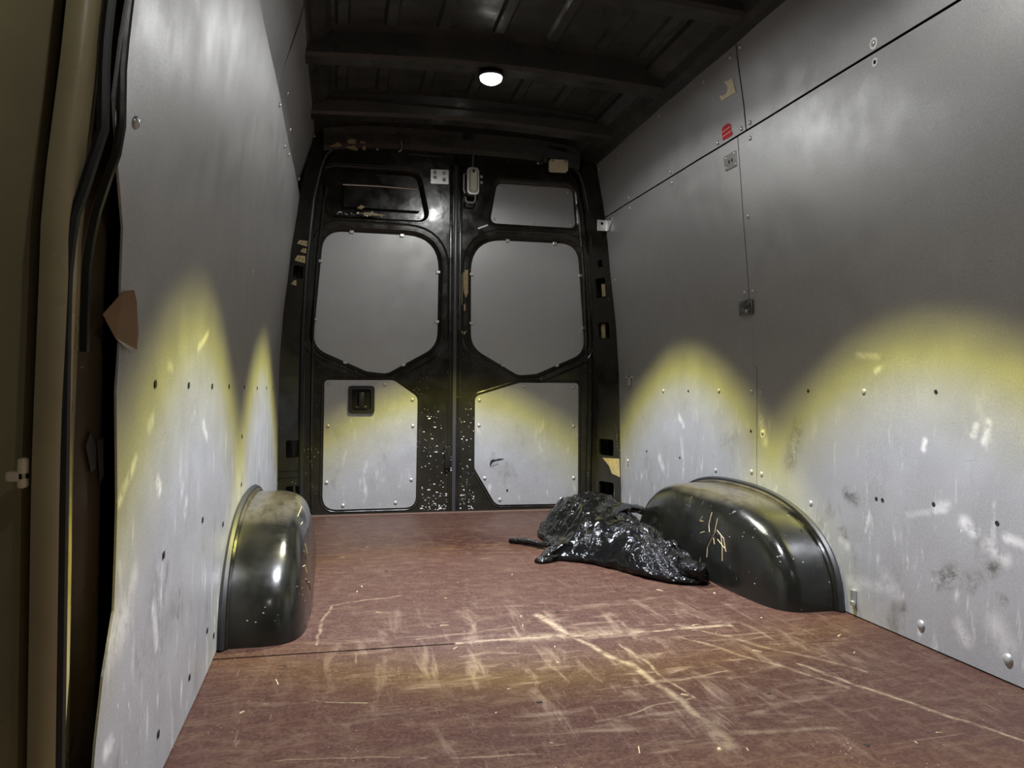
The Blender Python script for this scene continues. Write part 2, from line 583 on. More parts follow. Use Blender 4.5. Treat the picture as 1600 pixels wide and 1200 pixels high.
def grow(outline, d):
    """offset a closed outline outwards by d"""
    n = len(outline)
    area = sum(outline[i][0] * outline[(i + 1) % n][1] - outline[(i + 1) % n][0] * outline[i][1] for i in range(n))
    sgn = 1 if area > 0 else -1
    out = []
    for i in range(n):
        a, p, b = Vector(outline[i - 1]), Vector(outline[i]), Vector(outline[(i + 1) % n])
        t = (b - a)
        if t.length < 1e-9:
            t = b - p
        t.normalize()
        out.append((p.x + t.y * d * sgn, p.y - t.x * d * sgn))
    return out


def dome(name, r=0.009, h=0.005, seg=10, hole=False):
    V, F = [], []
    prof = [(1.0, 0.0), (0.92, 0.45), (0.62, 0.85), (0.25, 1.0)]
    for a, b in prof:
        for k in range(seg):
            t = 2 * math.pi * k / seg
            V.append((math.cos(t) * a * r, math.sin(t) * a * r, b * h))
    for i in range(3):
        for k in range(seg):
            F.append((i * seg + k, i * seg + (k + 1) % seg, (i + 1) * seg + (k + 1) % seg, (i + 1) * seg + k))
    F.append(tuple(range(3 * seg, 4 * seg)))
    me = bpy.data.meshes.new(name)
    me.from_pydata(V, [], F)
    for p in me.polygons:
        p.use_smooth = True
    return me


def disc(name, r, seg=10, t=0.0006):
    V = [(math.cos(2 * math.pi * k / seg) * r, math.sin(2 * math.pi * k / seg) * r, z) for z in (0, t) for k in range(seg)]
    F = [tuple(range(seg)), tuple(range(seg, 2 * seg))] + [(k, (k + 1) % seg, seg + (k + 1) % seg, seg + k) for k in range(seg)]
    me = bpy.data.meshes.new(name)
    me.from_pydata(V, [], F)
    return me


RIVET = dome('rivet')
RIVET.materials.append(M['rivet'])
BIGRIVET = dome('rivet', 0.0135, 0.007)
BIGRIVET.materials.append(M['rivet'])
HOLE = disc('screw_hole', 0.0055)
HOLE.materials.append(M['hole'])
WASHER = disc('washer', 0.016, 14)
WASHER.materials.append(M['white'])


def lerp_tab(v, xs, ys):
    if v <= xs[0]:
        return ys[0]
    for i in range(len(xs) - 1):
        if v <= xs[i + 1]:
            t = (v - xs[i]) / (xs[i + 1] - xs[i])
            t = t * t * (3 - 2 * t) * 0.35 + t * 0.65
            return ys[i] + (ys[i + 1] - ys[i]) * t
    return ys[-1]


def side_x(z, s):
    """inner face of the side lining: upright below, leaning in towards the roof"""
    if s > 0:
        return lerp_tab(z, [0, .75, 1.0, 1.4, 1.62, 1.95, 2.1], [.895, .895, .885, .85, .832, .787, .765])
    return lerp_tab(z, [0, .8, 1.0, 1.3, 1.63, 2.0, 2.1], [-.893, -.89, -.878, -.845, -.80, -.724, -.705])


def wave(y, z, s, amp=0.004):
    return amp * noise.noise(Vector((y * 1.7 + 11 * s, z * 1.5, 3.1))) + 0.4 * amp * noise.noise(Vector((y * 5.1, z * 2.3 + 9, s)))


def wall_point(y, z, s, lift=0.0):
    return Vector((side_x(z, s) + wave(y, z, s) - s * lift, y, z))


def wall_rot(z, s):
    """rotation that turns +Z of a flat fitting to face into the van"""
    dx = side_x(z + 0.04, s) - side_x(z - 0.04, s)
    n = Vector((-s * 1.0, 0, s * dx / 0.08)).normalized()
    return n.to_track_quat('Z', 'Y').to_euler()


# ================================================================== FLOOR
floor = empty('floor')
tag(floor, 'worn dark brown plywood load floor covered in pale scratches', None, None, 'structure')


def ply(y0, y1, x0=-0.905, x1=0.905):
    mb = MB()
    mb.box((x0, y0, -0.018), (x1, y1, 0.0), 0.0012)
    return mb.build('floor_board', M['floor'], floor)


ply(1.996, 4.16)
ply(-0.6, 1.987)
mb = MB()
mb.box((-0.98, -0.6, -0.06), (0.98, 4.3, -0.022))
mb.build('subfloor', M['ply_edge'], floor)
mb = MB()                                           # filler of dust and pale ply in the worn half of the joint
mb.box((-0.30, 1.986, -0.010), (0.91, 1.997, -0.0006))
mb.build('joint_filler', M['floor'], floor)


# ================================================================== SIDE WALLS
def body_side(s, parent, y0, y1):
    V, F = [], []
    zs = [i * 0.1 - 0.05 for i in range(23)]
    for y in (y0, y1):
        for z in zs:
            V.append((side_x(max(z, 0), s) + s * (0.03 if s > 0 else 0.06), y, z))
    n = len(zs)
    for i in range(n - 1):
        F.append((i, i + 1, n + i + 1, n + i))
    o = mesh_obj('body_side', V, F, M['paint'], parent, True)
    md = o.modifiers.new('thick', 'SOLIDIFY')
    md.thickness = 0.02
    md.offset = 1 if s > 0 else 1
    return o


def panel(parent, s, y0, y1, z0, z1, rear=None, front=None, ztop=None, lift=0.0, step=0.07, rows=()):
    """one sheet of lining; rear(z)/front(z) give its upright edges, ztop(y) its top edge"""
    ny = max(2, int((y1 - y0) / step))
    nz = max(2, int((z1 - z0) / step))
    V, F = [], []
    zrow = sorted([z0 + (z1 - z0) * j / nz for j in range(nz + 1)] + list(rows))
    nz = len(zrow) - 1
    for j in range(nz + 1):
        for i in range(ny + 1):
            z = zrow[j]
            ya = front(z) if front else y0
            yb = rear(z) if rear else y1
            y = ya + (yb - ya) * i / ny
            if ztop:
                z = z0 + (ztop(y) - z0) * (zrow[j] - z0) / (z1 - z0)
            V.append(wall_point(y, z, s, lift))
    for j in range(nz):
        for i in range(ny):
            a = j * (ny + 1) + i
            F.append((a, a + 1, a + ny + 2, a + ny + 1))
    me = bpy.data.meshes.new('wall_panel')
    me.from_pydata([tuple(v) for v in V], [], F)
    for p in me.polygons:
        p.use_smooth = True
    me.materials.append(M['sheet'] if s > 0 else M['sheet_left'])
    if s > 0:
        me.flip_normals()
    o = link(bpy.data.objects.new('wall_panel', me), parent)
    # give it a sheet's thickness, away from the van
    bm = bmesh.new()
    bm.from_mesh(me)
    edge = [e for e in bm.edges if e.is_boundary]
    for e in edge:
        e.smooth = False
    r = bmesh.ops.extrude_edge_only(bm, edges=edge)
    for v in [g for g in r['geom'] if isinstance(g, bmesh.types.BMVert)]:
        v.co.x += s * 0.003
    for f in bm.faces:
        if any(len(e.link_faces) == 1 for e in f.edges):
            f.smooth = False
    bm.to_mesh(me)
    bm.free()
    return o


def fit(me, name, parent, s, y, z, lift=0.0005, sc=1.0):
    return share(name, me, parent, wall_point(y, z, s, lift), wall_rot(z, s), (sc, sc, sc))


wr = empty('wall_right')
tag(wr, 'right side wall of the van lined with grey riveted metal sheets', None, None, 'structure')
body_side(1, wr, -0.6, 4.2)
rear_edge_r = lambda z: 3.905 + 0.14 * max(0, min(1, z / 1.9))
SEAM = 2.585


def seam_y(z):                         # middle of the upright joint: it jogs forward below the buckle
    return 2.585 if z > 0.97 else (2.548 if z < 0.755 else 2.566)


def seam_gap(z):                       # open above and below, butted tight in between
    return 0.0027 if z > 0.97 else (0.0018 if z < 0.755 else 0.0004)


SEAM_ROWS = [0.750, 0.760, 0.965, 0.975]
zt = lambda y: 1.603 + 0.010 * (y - 1.5)
p_front = panel(wr, 1, -0.6, 2.58, 0.004, 1.6, ztop=lambda y: zt(y) - 0.004, rear=lambda z: seam_y(z) - seam_gap(z), rows=SEAM_ROWS)
p_rear = panel(wr, 1, 2.59, 3.95, 0.004, 1.6, ztop=lambda y: zt(y) - 0.004, front=lambda z: seam_y(z) + seam_gap(z), rear=rear_edge_r, rows=SEAM_ROWS)
p_upf = panel(wr, 1, -0.6, 2.522, 1.61, 1.935, lift=0.0)
p_upr = panel(wr, 1, 2.530, 4.06, 1.61, 1.935, lift=0.0)
for o_ in (p_upf, p_upr):
    for v in o_.data.vertices:        # lower edge follows the sloping seam
        t = max(0.0, min(1.0, (1.935 - v.co.z) / 0.325))
        v.co.z += t * (zt(v.co.y) + 0.004 - 1.61)

RIV_R = [(p_upf, 2.500, 1.905), (p_upr, 2.573, 1.898), (p_upr, 2.782, 1.891), (p_upr, 3.203, 1.904), (p_upf, 2.496, 1.632),
         (p_upr, 2.556, 1.630), (p_front, 2.502, 1.578), (p_upr, 2.734, 1.634), (p_upr, 3.164, 1.640), (p_rear, 3.156, 1.590),
         (p_upr, 3.661, 1.648), (p_rear, 3.659, 1.594), (p_upr, 4.02, 1.894), (p_upr, 3.729, 1.893), (p_front, 2.550, 1.308),
         (p_rear, 2.616, 1.037), (p_front, 2.558, 1.036), (p_rear, 3.942, 1.269), (p_rear, 3.372, 0.668), (p_rear, 2.837, 0.668),
         (p_rear, 2.585, 0.665), (p_front, 2.520, 0.665), (p_rear, 2.585, 0.368), (p_front, 2.515, 0.367),
         (p_rear, 2.86, 0.345), (p_front, 1.962, 0.666), (p_front, 2.218, 0.304), (p_front, 1.733, 0.054), (p_front, 1.465, 0.055),
         (p_rear, 3.82, 0.30), (p_upf, 1.2, 1.632), (p_front, 1.2, 0.666), (p_front, 1.1, 0.055)]
for pn, y, z in RIV_R:
    fit(BIGRIVET if (y < 1.8 and z < 0.1) else RIVET, 'rivet', pn, 1, y, z)
for pn, y, z, big in ((p_upf, 1.844, 1.630, 1), (p_front, 2.507, 0.515, 1)):
    fit(WASHER, 'washer', pn, 1, y, z)
    fit(RIVET, 'rivet', pn, 1, y, z, 0.001)
fit(WASHER, 'washer', p_front, 1, 1.843, 1.578, 0.0003, 0.75)
for pn, y, z in [(p_front, 1.843, 1.578), (p_rear, 3.109, 0.668), (p_front, 2.234, 0.668), (p_rear, 2.590, 0.519), (p_rear, 3.195, 0.369),
                 (p_rear, 3.566, 0.37), (p_front, 1.686, 0.666), (p_front, 1.88, 0.361), (p_front, 1.906, 0.361), (p_front, 1.692, 0.376),
                 (p_front, 1.497, 0.36), (p_rear, 3.82, 0.277)]:
    fit(HOLE, 'screw_hole', pn, 1, y, z, 0.0012)

wl = empty('wall_left')
tag(wl, 'left side wall of the van lined with one tall scuffed grey sheet', None, None, 'structure')
body_side(-1, wl, 1.16, 4.2)


def near_edge_l(z):
    return lerp_tab(z, [0, .16, .26, .37, .5, .67, .75, .89, .98, 1.03, 1.17, 1.6], [1.0, 1.02, 1.048, 1.11, 1.116, 1.10, 1.118, 1.10, 1.03, 1.015, 1.02, 1.03])


zl = lambda y: 1.605 + 0.020 * (y - 1.9)
p_l = panel(wl, -1, 1.08, 4.05, 0.004, 1.6, front=near_edge_l, ztop=lambda y: zl(y), rear=lambda z: 4.04)
p_lu1 = panel(wl, -1, 1.08, 2.72, 1.60, 2.0, lift=-0.006)
p_lu2 = panel(wl, -1, 2.735, 4.12, 1.60, 2.0, lift=-0.004)
for o_ in (p_lu1, p_lu2):
    for v in o_.data.vertices:        # tucked behind the big sheet, leaning in to the roof rail
        v.co.x -= 0.034 * max(0.0, min(1.0, (1.98 - v.co.z) / 0.38))
for o_ in (p_lu1,):
    for v in o_.data.vertices:        # this sheet has sprung loose at its corner
        k = max(0, (v.co.y - 2.2) / 0.5) * max(0, (1.85 - v.co.z) / 0.25)
        v.co.x += 0.010 * min(1, k)
for pn, y, z in [(p_l, 1.115, 1.013), (p_l, 2.63, 1.595), (p_l, 2.587, 1.035), (p_l, 3.19, 1.60), (p_lu2, 3.816, 1.672), (p_l, 2.99, 1.57),
                 (p_lu2, 2.80, 1.70), (p_lu2, 3.10, 1.67), (p_lu2, 4.02, 1.95)]:
    fit(RIVET, 'rivet', pn, -1, y, z)
for y, z in [(1.312, 0.664), (1.599, 0.664), (1.882, 0.664), (2.174, 0.665), (2.543, 0.665), (2.946, 0.664), (3.316, 0.666), (3.681, 0.667),
             (2.496, 0.513), (2.499, 0.365), (1.4, 0.376), (1.875, 0.105), (1.985, 0.06), (1.658, 0.077), (1.389, 0.08), (2.10, 0.31), (1.781, 0.373)]:
    fit(HOLE, 'screw_hole', p_l, -1, y, z, 0.0012, 1.25)


# ================================================================== CEILING
ceil = empty('ceiling')
tag(ceil, 'black painted roof skin with cross bows and pressed ribs', None, None, 'structure')


def roof_z(x):
    return 2.075 - 0.05 * (x / 0.75) ** 2


xs = [-0.80 + 1.6 * i / 24 for i in range(25)]
V = [(x, y, roof_z(x) + dz) for dz in (0, 0.02) for y in (-0.6, 4.2) for x in xs]
n = len(xs)
F = []
for k in range(2):
    for i in range(n - 1):
        a = k * 2 * n + i
        F.append((a, a + 1, a + n + 1, a + n))
for i in range(n - 1):
    for r in (0, n):
        F.append((r + i, r + i + 1, 2 * n + r + i + 1, 2 * n + r + i))
mesh_obj('roof_skin', V, F, M['roof_paint'], ceil, True, 40)


def bow(y, w=0.10, drop=0.10):
    prof = [(-w * 0.75, 0.0), (-w * 0.5, -drop * 0.85), (-w * 0.38, -drop), (w * 0.38, -drop), (w * 0.5, -drop * 0.85), (w * 0.75, 0.0)]
    V, F = [], []
    N = 21
    for i in range(N):
        x = -0.78 + 1.56 * i / (N - 1)
        for dy, dz in prof:
            V.append((x, y + dy, roof_z(x) + dz * (1 - 0.25 * abs(x / 0.78) ** 3) + 0.003))
    m_ = len(prof)
    for i in range(N - 1):
        for k in range(m_ - 1):
            F.append((i * m_ + k, i * m_ + k + 1, (i + 1) * m_ + k + 1, (i + 1) * m_ + k))
    return mesh_obj('roof_bow', V, F, M['roof_paint'], ceil, False)


for y in (LAMP_Y[2], 1.08, LAMP_Y[1], 2.42, LAMP_Y[0], 3.74):
    bow(y)


def bead_mesh(L):
    V, F = [], []
    prof = [(-0.030, 0.0), (-0.018, -0.012), (0.018, -0.012), (0.030, 0.0)]
    st = [(-L / 2, 0.0, 0.6), (-L / 2 + 0.02, 0.7, 0.9), (-L / 2 + 0.04, 1, 1), (L / 2 - 0.04, 1, 1), (L / 2 - 0.02, 0.7, 0.9), (L / 2, 0.0, 0.6)]
    for y, h, w in st:
        for dx, dz in prof:
            V.append((dx * w, y, dz * h))
    for i in range(len(st) - 1):
        for k in range(3):
            F.append((i * 4 + k, i * 4 + k + 1, i * 4 + k + 5, i * 4 + k + 4))
    me = bpy.data.meshes.new('roof_bead')
    me.from_pydata(V, [], F)
    me.materials.append(M['roof_paint'])
    return me


ys = [LAMP_Y[2], 1.08, LAMP_Y[1], 2.42, LAMP_Y[0], 3.74]
for a, b in zip(ys[2:-1], ys[3:]):
    bm_ = bead_mesh(b - a - 0.24)
    for x in (-0.60, -0.42, -0.22, 0.0, 0.22, 0.42, 0.60):
        sl = 0.10 * x / 0.75 ** 2
        share('roof_bead', bm_, ceil, (x, (a + b) / 2, roof_z(x) + 0.0005), (0, math.atan(sl), 0))


def cant_rail(s):
    prof = [(0.80, 1.915), (0.775, 1.945), (0.745, 1.955), (0.725, 1.985), (0.70, 1.99), (0.655, 2.02), (0.64, 2.06)]
    if s < 0:
        prof = [(0.745, 1.98), (0.722, 1.985), (0.71, 2.0), (0.69, 2.0), (0.66, 2.02), (0.64, 2.04), (0.63, 2.06)]
    V, F = [], []
    for y in (-0.6, 4.16):
        for x, z in prof:
            V.append((s * x, y, z))
    m_ = len(prof)
    for k in range(m_ - 1):
        F.append((k, k + 1, m_ + k + 1, m_ + k))
    return mesh_obj('cant_rail', V, F, M['roof_paint'], ceil, False)


cant_rail(1)
cant_rail(-1)
mb = MB()
mb.box((0.715, 3.06, 1.965), (0.745, 3.12, 1.985), 0.003)
mb.build('rail_tab', M['steel'], ceil)

# ================================================================== BACK WALL (door surround)
CX = 0.022
DY = 4.17
HALF = [(0.795, -0.02), (0.803, 0.5), (0.80, 0.95), (0.785, 1.3), (0.752, 1.66), (0.715, 1.83)]
door_half = HALF + [(0.690, 1.895), (0.650, 1.935), (0.59, 1.955), (0.30, 1.962), (0.0, 1.965)]
wb = empty('wall_back')
tag(wb, 'black painted body frame around the rear doors', None, None, 'structure')


def half_at(z):
    zs_ = [p[1] for p in HALF] + [2.0]
    xs_ = [p[0] for p in HALF] + [0.69]
    return lerp_tab(z, zs_, xs_)


def fill_plate(name, outer, holes, fn, d0, d1, mat, parent):
    """flat plate with real holes; fn(a,b,d) -> point"""
    loops = [[Vector((a, b, 0)) for a, b in outer]] + [[Vector((a, b, 0)) for a, b in h] for h in holes]
    tri = tessellate_polygon(loops)
    flat = [p for l in loops for p in l]
    n_ = len(flat)
    V = [fn(p.x, p.y, d0) for p in flat] + [fn(p.x, p.y, d1) for p in flat]
    F = [tuple(t) for t in tri] + [tuple(i + n_ for i in t) for t in tri]
    k = 0
    for l in loops:
        m_ = len(l)
        for i in range(m_):
            F.append((k + i, k + (i + 1) % m_, n_ + k + (i + 1) % m_, n_ + k + i))
        k += m_
    return mesh_obj(name, V, F, mat, parent)


def pillar(s, ywall, holes):
    """rear corner post between the side lining and the door opening, with its access holes"""
    def fn(u, z, d):
        A = Vector((side_x(z, s) + s * 0.004, ywall + (0.14 * max(0, min(1, z / 1.9)) if s > 0 else 0.02), z))
        B = Vector((CX + s * (half_at(z) - 0.012), DY - 0.015, z))
        p = A.lerp(B, u)
        nrm = Vector((-(B - A).y, (B - A).x, 0)).normalized()
        if nrm.y < 0:
            nrm = -nrm
        return p + nrm * d
    zs_ = [-0.02, 0.25, 0.5, 0.75, 1.0, 1.25, 1.5, 1.7, 1.88, 2.0]
    outer = [(0, z) for z in zs_] + [(1, z) for z in reversed(zs_)]
    hl = []
    for (u0, u1, z0, z1, r) in holes:
        c = [(u0, z0), (u1, z0), (u1, z1), (u0, z1)]
        hl.append(rounded([(a * 0.2, b) for a, b in c], r, 4))
        hl[-1] = [(a / 0.2, b) for a, b in hl[-1]]
    o = fill_plate('corner_post', outer, hl, fn, 0.0, 0.012, M['paint'], wb)
    return o, fn


pr, fr = pillar(1, 3.91, [(0.30, 0.78, 1.19, 1.30, .012), (0.30, 0.78, 0.96, 1.05, .012), (0.25, 0.75, 0.31, 0.40, .014), (0.25, 0.75, 0.07, 0.165, .014),
                           (0.35, 0.6, 1.36, 1.40, .01)])
pl_, fl = pillar(-1, 4.05, [(0.30, 0.78, 0.31, 0.40, .014), (0.30, 0.78, 0.07, 0.165, .014), (0.22, 0.7, 1.235, 1.30, .01)])


def patch(name, fn, pts, mat, parent, t=0.002):
    return MB().prism(pts, fn, -t, 0.0005).build(name, mat, parent)


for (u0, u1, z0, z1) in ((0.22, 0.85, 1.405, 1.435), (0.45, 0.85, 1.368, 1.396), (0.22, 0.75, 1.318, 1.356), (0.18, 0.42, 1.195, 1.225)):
    o = patch('pale_patch', fl, [(u0, z0 + 0.006), (u1, z0), (u1 - 0.03, z1), (u0 + 0.1, z1 - 0.004)], M['beige'], wb)  # thin beige patch on the left post
    for k in (0.35, 0.7):
        if u1 - u0 > 0.35:
            q = fl(u0 + (u1 - u0) * k, (z0 + z1) / 2, -0.0022)
            share('screw_hole', HOLE, o, q, (math.radians(90), 0, 0), (0.7, 0.7, 0.7))
patch('pale_patch', fr, [(0.05, 0.30), (0.62, 0.295), (0.40, 0.255), (0.30, 0.215), (0.04, 0.20)], M['beige'], wb)  # thin beige patch low on the right post
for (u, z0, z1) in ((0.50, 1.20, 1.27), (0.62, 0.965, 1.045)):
    patch('pale_patch', lambda a, b, d: fr(a, b, d + 0.03), [(u, z0), (u + 0.16, z0), (u + 0.16, z1), (u, z1)], M['beige'], wb)  # beige pieces set back behind the post holes
for z in (0.245, 0.21):
    for fn in (fl,):
        mb = MB()
        mb.prism([(0.02, z), (0.98, z - 0.003), (0.98, z + 0.002), (0.02, z + 0.004)], fn, -0.003, 0.001)
        mb.build('post_rib', M['paint'], wb)
# void behind the holes and behind the whole door wall
mb = MB()
mb.box((-0.99, 4.24, -0.06), (0.99, 4.27, 2.12))
mb.build('rear_shell', M['roof_paint'], wb)

# header above the doors, sweeping from the last bow down to the opening
prof = [(3.66, 2.03), (3.80, 1.985), (3.84, 2.03), (3.98, 2.05), (4.06, 2.045), (4.10, 2.02), (4.115, 1.975), (4.125, 1.95), (4.165, 1.945)]
V, F = [], []
NX = 26
for i in range(NX):
    t = -1 + 2 * i / (NX - 1)
    for j, (y, z) in enumerate(prof):
        x = CX * 0.6 + t * 0.70
        dz = -0.040 * abs(t) ** 4 * (1 if j > 2 else 0.4)
        V.append((x, y, z + dz))
m_ = len(prof)
for i in range(NX - 1):
    for k in range(m_ - 1):
        F.append((i * m_ + k, i * m_ + k + 1, (i + 1) * m_ + k + 1, (i + 1) * m_ + k))
mesh_obj('header', V, F, M['paint'], wb, False)

# door opening flange with its weatherstrip, one loop up, over and down
loop = [(CX - p[0] - 0.006, DY - 0.03, p[1]) for p in door_half] + [(CX + p[0] + 0.006, DY - 0.03, p[1]) for p in reversed(door_half[:-1])]
sm = []
for i in range(len(loop) - 1):
    a, b = Vector(loop[i]), Vector(loop[i + 1])
    for k in range(4):
        sm.append(a.lerp(b, k / 4))
sm.append(Vector(loop[-1]))
MB().tube(sm, 0.011, 8).build('weatherstrip', M['rubber'], wb, True)
mb = MB()
mb.box((-0.80, 4.125, -0.02), (0.84, 4.165, 0.004), 0.002)
mb.build('threshold', M['ply_edge'], wb)


# beige reflections painted as flat smears in the upper left corner of the header
def hdr(a, b, d):
    return Vector((a, 4.112 + d, b))


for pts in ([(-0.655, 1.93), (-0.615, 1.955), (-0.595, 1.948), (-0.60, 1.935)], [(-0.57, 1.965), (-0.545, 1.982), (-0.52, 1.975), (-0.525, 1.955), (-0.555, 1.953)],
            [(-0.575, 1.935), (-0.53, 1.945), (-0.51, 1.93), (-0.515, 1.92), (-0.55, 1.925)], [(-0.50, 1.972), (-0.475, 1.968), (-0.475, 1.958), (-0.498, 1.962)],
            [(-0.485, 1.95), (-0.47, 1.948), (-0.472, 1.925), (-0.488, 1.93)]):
    MB().prism(pts, hdr, -0.003, 0.003).build('reflection_smear', M['beige'], wb)
MB().tube([(-0.285, 4.10, 1.985), (-0.283, 4.10, 1.955), (-0.288, 4.10, 1.935), (-0.30, 4.10, 1.928)], 0.004, 6).build('wire_hook', M['steel'], wb, True)
share('rivet', RIVET, wb, (-0.41, 4.108, 1.935), (math.radians(90), 0, 0), (0.8, 0.8, 0.8))

# ================================================================== REAR DOORS
WIN1 = rounded([(-0.679, 1.502), (-0.071, 1.502), (-0.076, 0.907), (-0.343, 0.755), (-0.449, 0.765), (-0.729, 0.888)], [.10, .17, .12, .07, .10, .10], 9)
WIN2 = rounded([(0.115, 1.500), (0.725, 1.502), (0.773, 0.888), (0.493, 0.765), (0.387, 0.755), (0.120, 0.907)], [.17, .10, .10, .10, .07, .12], 9)
LOW1 = rounded([(-0.669, 0.712), (-0.309, 0.716), (-0.180, 0.627), (-0.185, 0.031), (-0.674, 0.029)], [.02, .05, .04, .055, .07], 6)
LOW2 = rounded([(0.135, 0.632), (0.386, 0.709), (0.728, 0.711), (0.731, 0.030), (0.256, 0.034), (0.135, 0.236)], [.035, .03, .02, .07, .05, .04], 6)
UP1 = rounded([(-0.676, 1.833), (-0.192, 1.836), (-0.140, 1.597), (-0.661, 1.592)], [.05, .05, .035, .035], 6)
UP2 = rounded([(0.252, 1.818), (0.690, 1.819), (0.710, 1.594), (0.213, 1.595)], [.035, .045, .03, .035], 6)


def fd(a, b, d):
    return Vector((a, DY + d, b))


def ring(name, loopA, dA, loopB, dB, mat, parent, mid=None):
    loops = [(loopA, dA)] + ([mid] if mid else []) + [(loopB, dB)]
    V, F = [], []
    n_ = len(loopA)
    for l, d in loops:
        V += [fd(a, b, d) for a, b in l]
    for k in range(len(loops) - 1):
        for i in range(n_):
            F.append((k * n_ + i, k * n_ + (i + 1) % n_, (k + 1) * n_ + (i + 1) % n_, (k + 1) * n_ + i))
    return mesh_obj(name, V, F, mat, parent, True, 60)


SCREW = dome('screw', 0.010, 0.006)
SCREW.materials.append(M['rivet'])
CLIP = bpy.data.meshes.new('clip')
_c = MB().box((-0.011, -0.008, -0.008), (0.011, 0.004, 0.008), 0.002)
CLIP.from_pydata(_c.v, [], _c.f)
CLIP.materials.append(M['steel'])


def make_door(name, label, side, win, low, up, screws, clips):
    d = empty(name, (0, 0, 0))
    tag(d, label, None, None, 'structure')
    inner = CX - 0.012 if side < 0 else CX + 0.012
    edge = [(CX + side * (p[0] - 0.012), p[1] - (0.010 if i > 5 else 0)) for i, p in enumerate(door_half[:-1])]
    outer = [(inner, -0.02)] + edge + [(inner, 1.955)]
    wv, uv = grow(win, 0.026), grow(up, 0.022)
    fill_plate('inner_skin', outer, [wv, uv], fd, 0.0, 0.006, M['paint'], d)
    # pressed lips round the window and the upper opening
    ring('window_lip', grow(win, 0.034), -0.001, win, 0.040, M['paint'], d, (grow(win, 0.024), 0.004))
    wp = MB().prism(grow(win, 0.004), fd, 0.030, 0.034).build('window_panel', M['door_sheet'], d)
    for (x, z) in clips:
        share('clip', CLIP, wp, (x, DY + 0.027, z), (0, 0, 0))
    # raised bead pressed round the window, open ridge
    gl = grow(win, 0.055)
    MB().tube([fd(a, b, 0.003) for a, b in gl + [gl[0]]], 0.007, 6, False).build('pressed_bead', M['paint'], d, True)
    lp = MB().prism(low, fd, -0.007, 0.001).build('lower_panel', M['door_sheet'], d)
    for (x, z) in screws:
        share('screw', SCREW, lp, (x, DY - 0.007, z), (math.radians(90), 0, 0))
    gl = grow(low, 0.013)
    MB().tube([fd(a, b, 0.002) for a, b in gl + [gl[0]]], 0.006, 6, False).build('pressed_bead', M['paint'], d, True)
    # upright pressing along the outer edge
    MB().tube([(CX + side * (half_at(z) - 0.045), DY + 0.002, z) for z in [0.02 + 0.09 * k for k in range(20)]], 0.008, 6).build('edge_pressing', M['paint'], d, True)
    return d, lp, uv


d1, low1, uv1 = make_door('door_1', 'left rear door in black paint with grey window blank, lower panel and black handle', -1, WIN1, LOW1, UP1,
                          [(-0.646, 0.693), (-0.354, 0.691), (-0.208, 0.611), (-0.204, 0.47), (-0.21, 0.18), (-0.293, 0.059), (-0.568, 0.05), (-0.653, 0.173), (-0.649, 0.47)],
                          [(-0.537, 1.507), (-0.269, 1.503), (-0.697, 1.344), (-0.070, 1.312), (-0.074, 1.039), (-0.721, 1.035), (-0.564, 0.808), (-0.255, 0.80)])
d2, low2, uv2 = make_door('door_2', 'right rear door in black paint with grey window blank and torn lower panel', 1, WIN2, LOW2, UP2,
                          [(0.160, 0.611), (0.411, 0.689), (0.7, 0.687), (0.702, 0.467), (0.704, 0.175), (0.631, 0.058), (0.279, 0.062), (0.193, 0.182), (0.158, 0.473)],
                          [(0.318, 1.505), (0.592, 1.503), (0.115, 1.308), (0.744, 1.327), (0.766, 1.027), (0.116, 1.037), (0.298, 0.806), (0.610, 0.81)])

# left door: open upper pocket with a ledge and cast bits
ring('pocket_lip', grow(UP1, 0.030), -0.001, UP1, 0.055, M['paint'], d1, (grow(UP1, 0.018), 0.006))
MB().prism(grow(UP1, 0.002), fd, 0.055, 0.058).build('pocket_back', M['paint'], d1)
mb = MB()
mb.prism(rounded([(-0.58, 1.765), (-0.185, 1.765), (-0.170, 1.64), (-0.58, 1.64)], .012, 4), fd, 0.020, 0.056)
mb.build('pocket_plate', M['paint'], d1)
MB().tube([(-0.585, DY + 0.018, 1.757), (-0.40, DY + 0.016, 1.760), (-0.185, DY + 0.018, 1.757)], 0.004, 6).build('pocket_ridge', M['steel'], d1, True)
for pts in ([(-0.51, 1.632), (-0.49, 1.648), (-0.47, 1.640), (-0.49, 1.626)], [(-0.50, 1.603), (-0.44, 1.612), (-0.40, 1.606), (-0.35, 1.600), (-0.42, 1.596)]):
    MB().prism(pts, fd, -0.002, 0.02).build('pale_patch', M['beige'], d1)  # thin beige patches along the pocket's lower edge
mb = MB()
for k in range(30):
    x = -0.62 + 0.45 * random.random()
    z = 1.594 + 0.022 * random.random() ** 2
    r_ = 0.0015 + 0.004 * random.random() ** 2
    a0 = random.random() * 6.28
    mb.prism([(x + math.cos(a0 + t) * r_ * (0.6 + 1.6 * random.random()), z + math.sin(a0 + t) * r_ * (0.5 + random.random())) for t in (0, 1.2, 2.4, 3.7, 5.0)], fd, 0.0, 0.012)
tag(mb.build('paint_flakes', M['white'], d1), None, None, None, 'stuff')
# right door: riveted upper blank
ub = MB().prism(UP2, fd, 0.012, 0.016).build('upper_panel', M['door_sheet'], d2)
ring('panel_lip', grow(UP2, 0.030), -0.001, grow(UP2, -0.002), 0.016, M['paint'], d2, (grow(UP2, 0.006), 0.004))
for x, z in [(0.272, 1.798), (0.467, 1.806), (0.664, 1.797), (0.238, 1.618), (0.463, 1.608), (0.688, 1.613)]:
    share('screw', SCREW, ub, (x, DY + 0.012, z), (math.radians(90), 0, 0), (0.85, 0.85, 0.85))
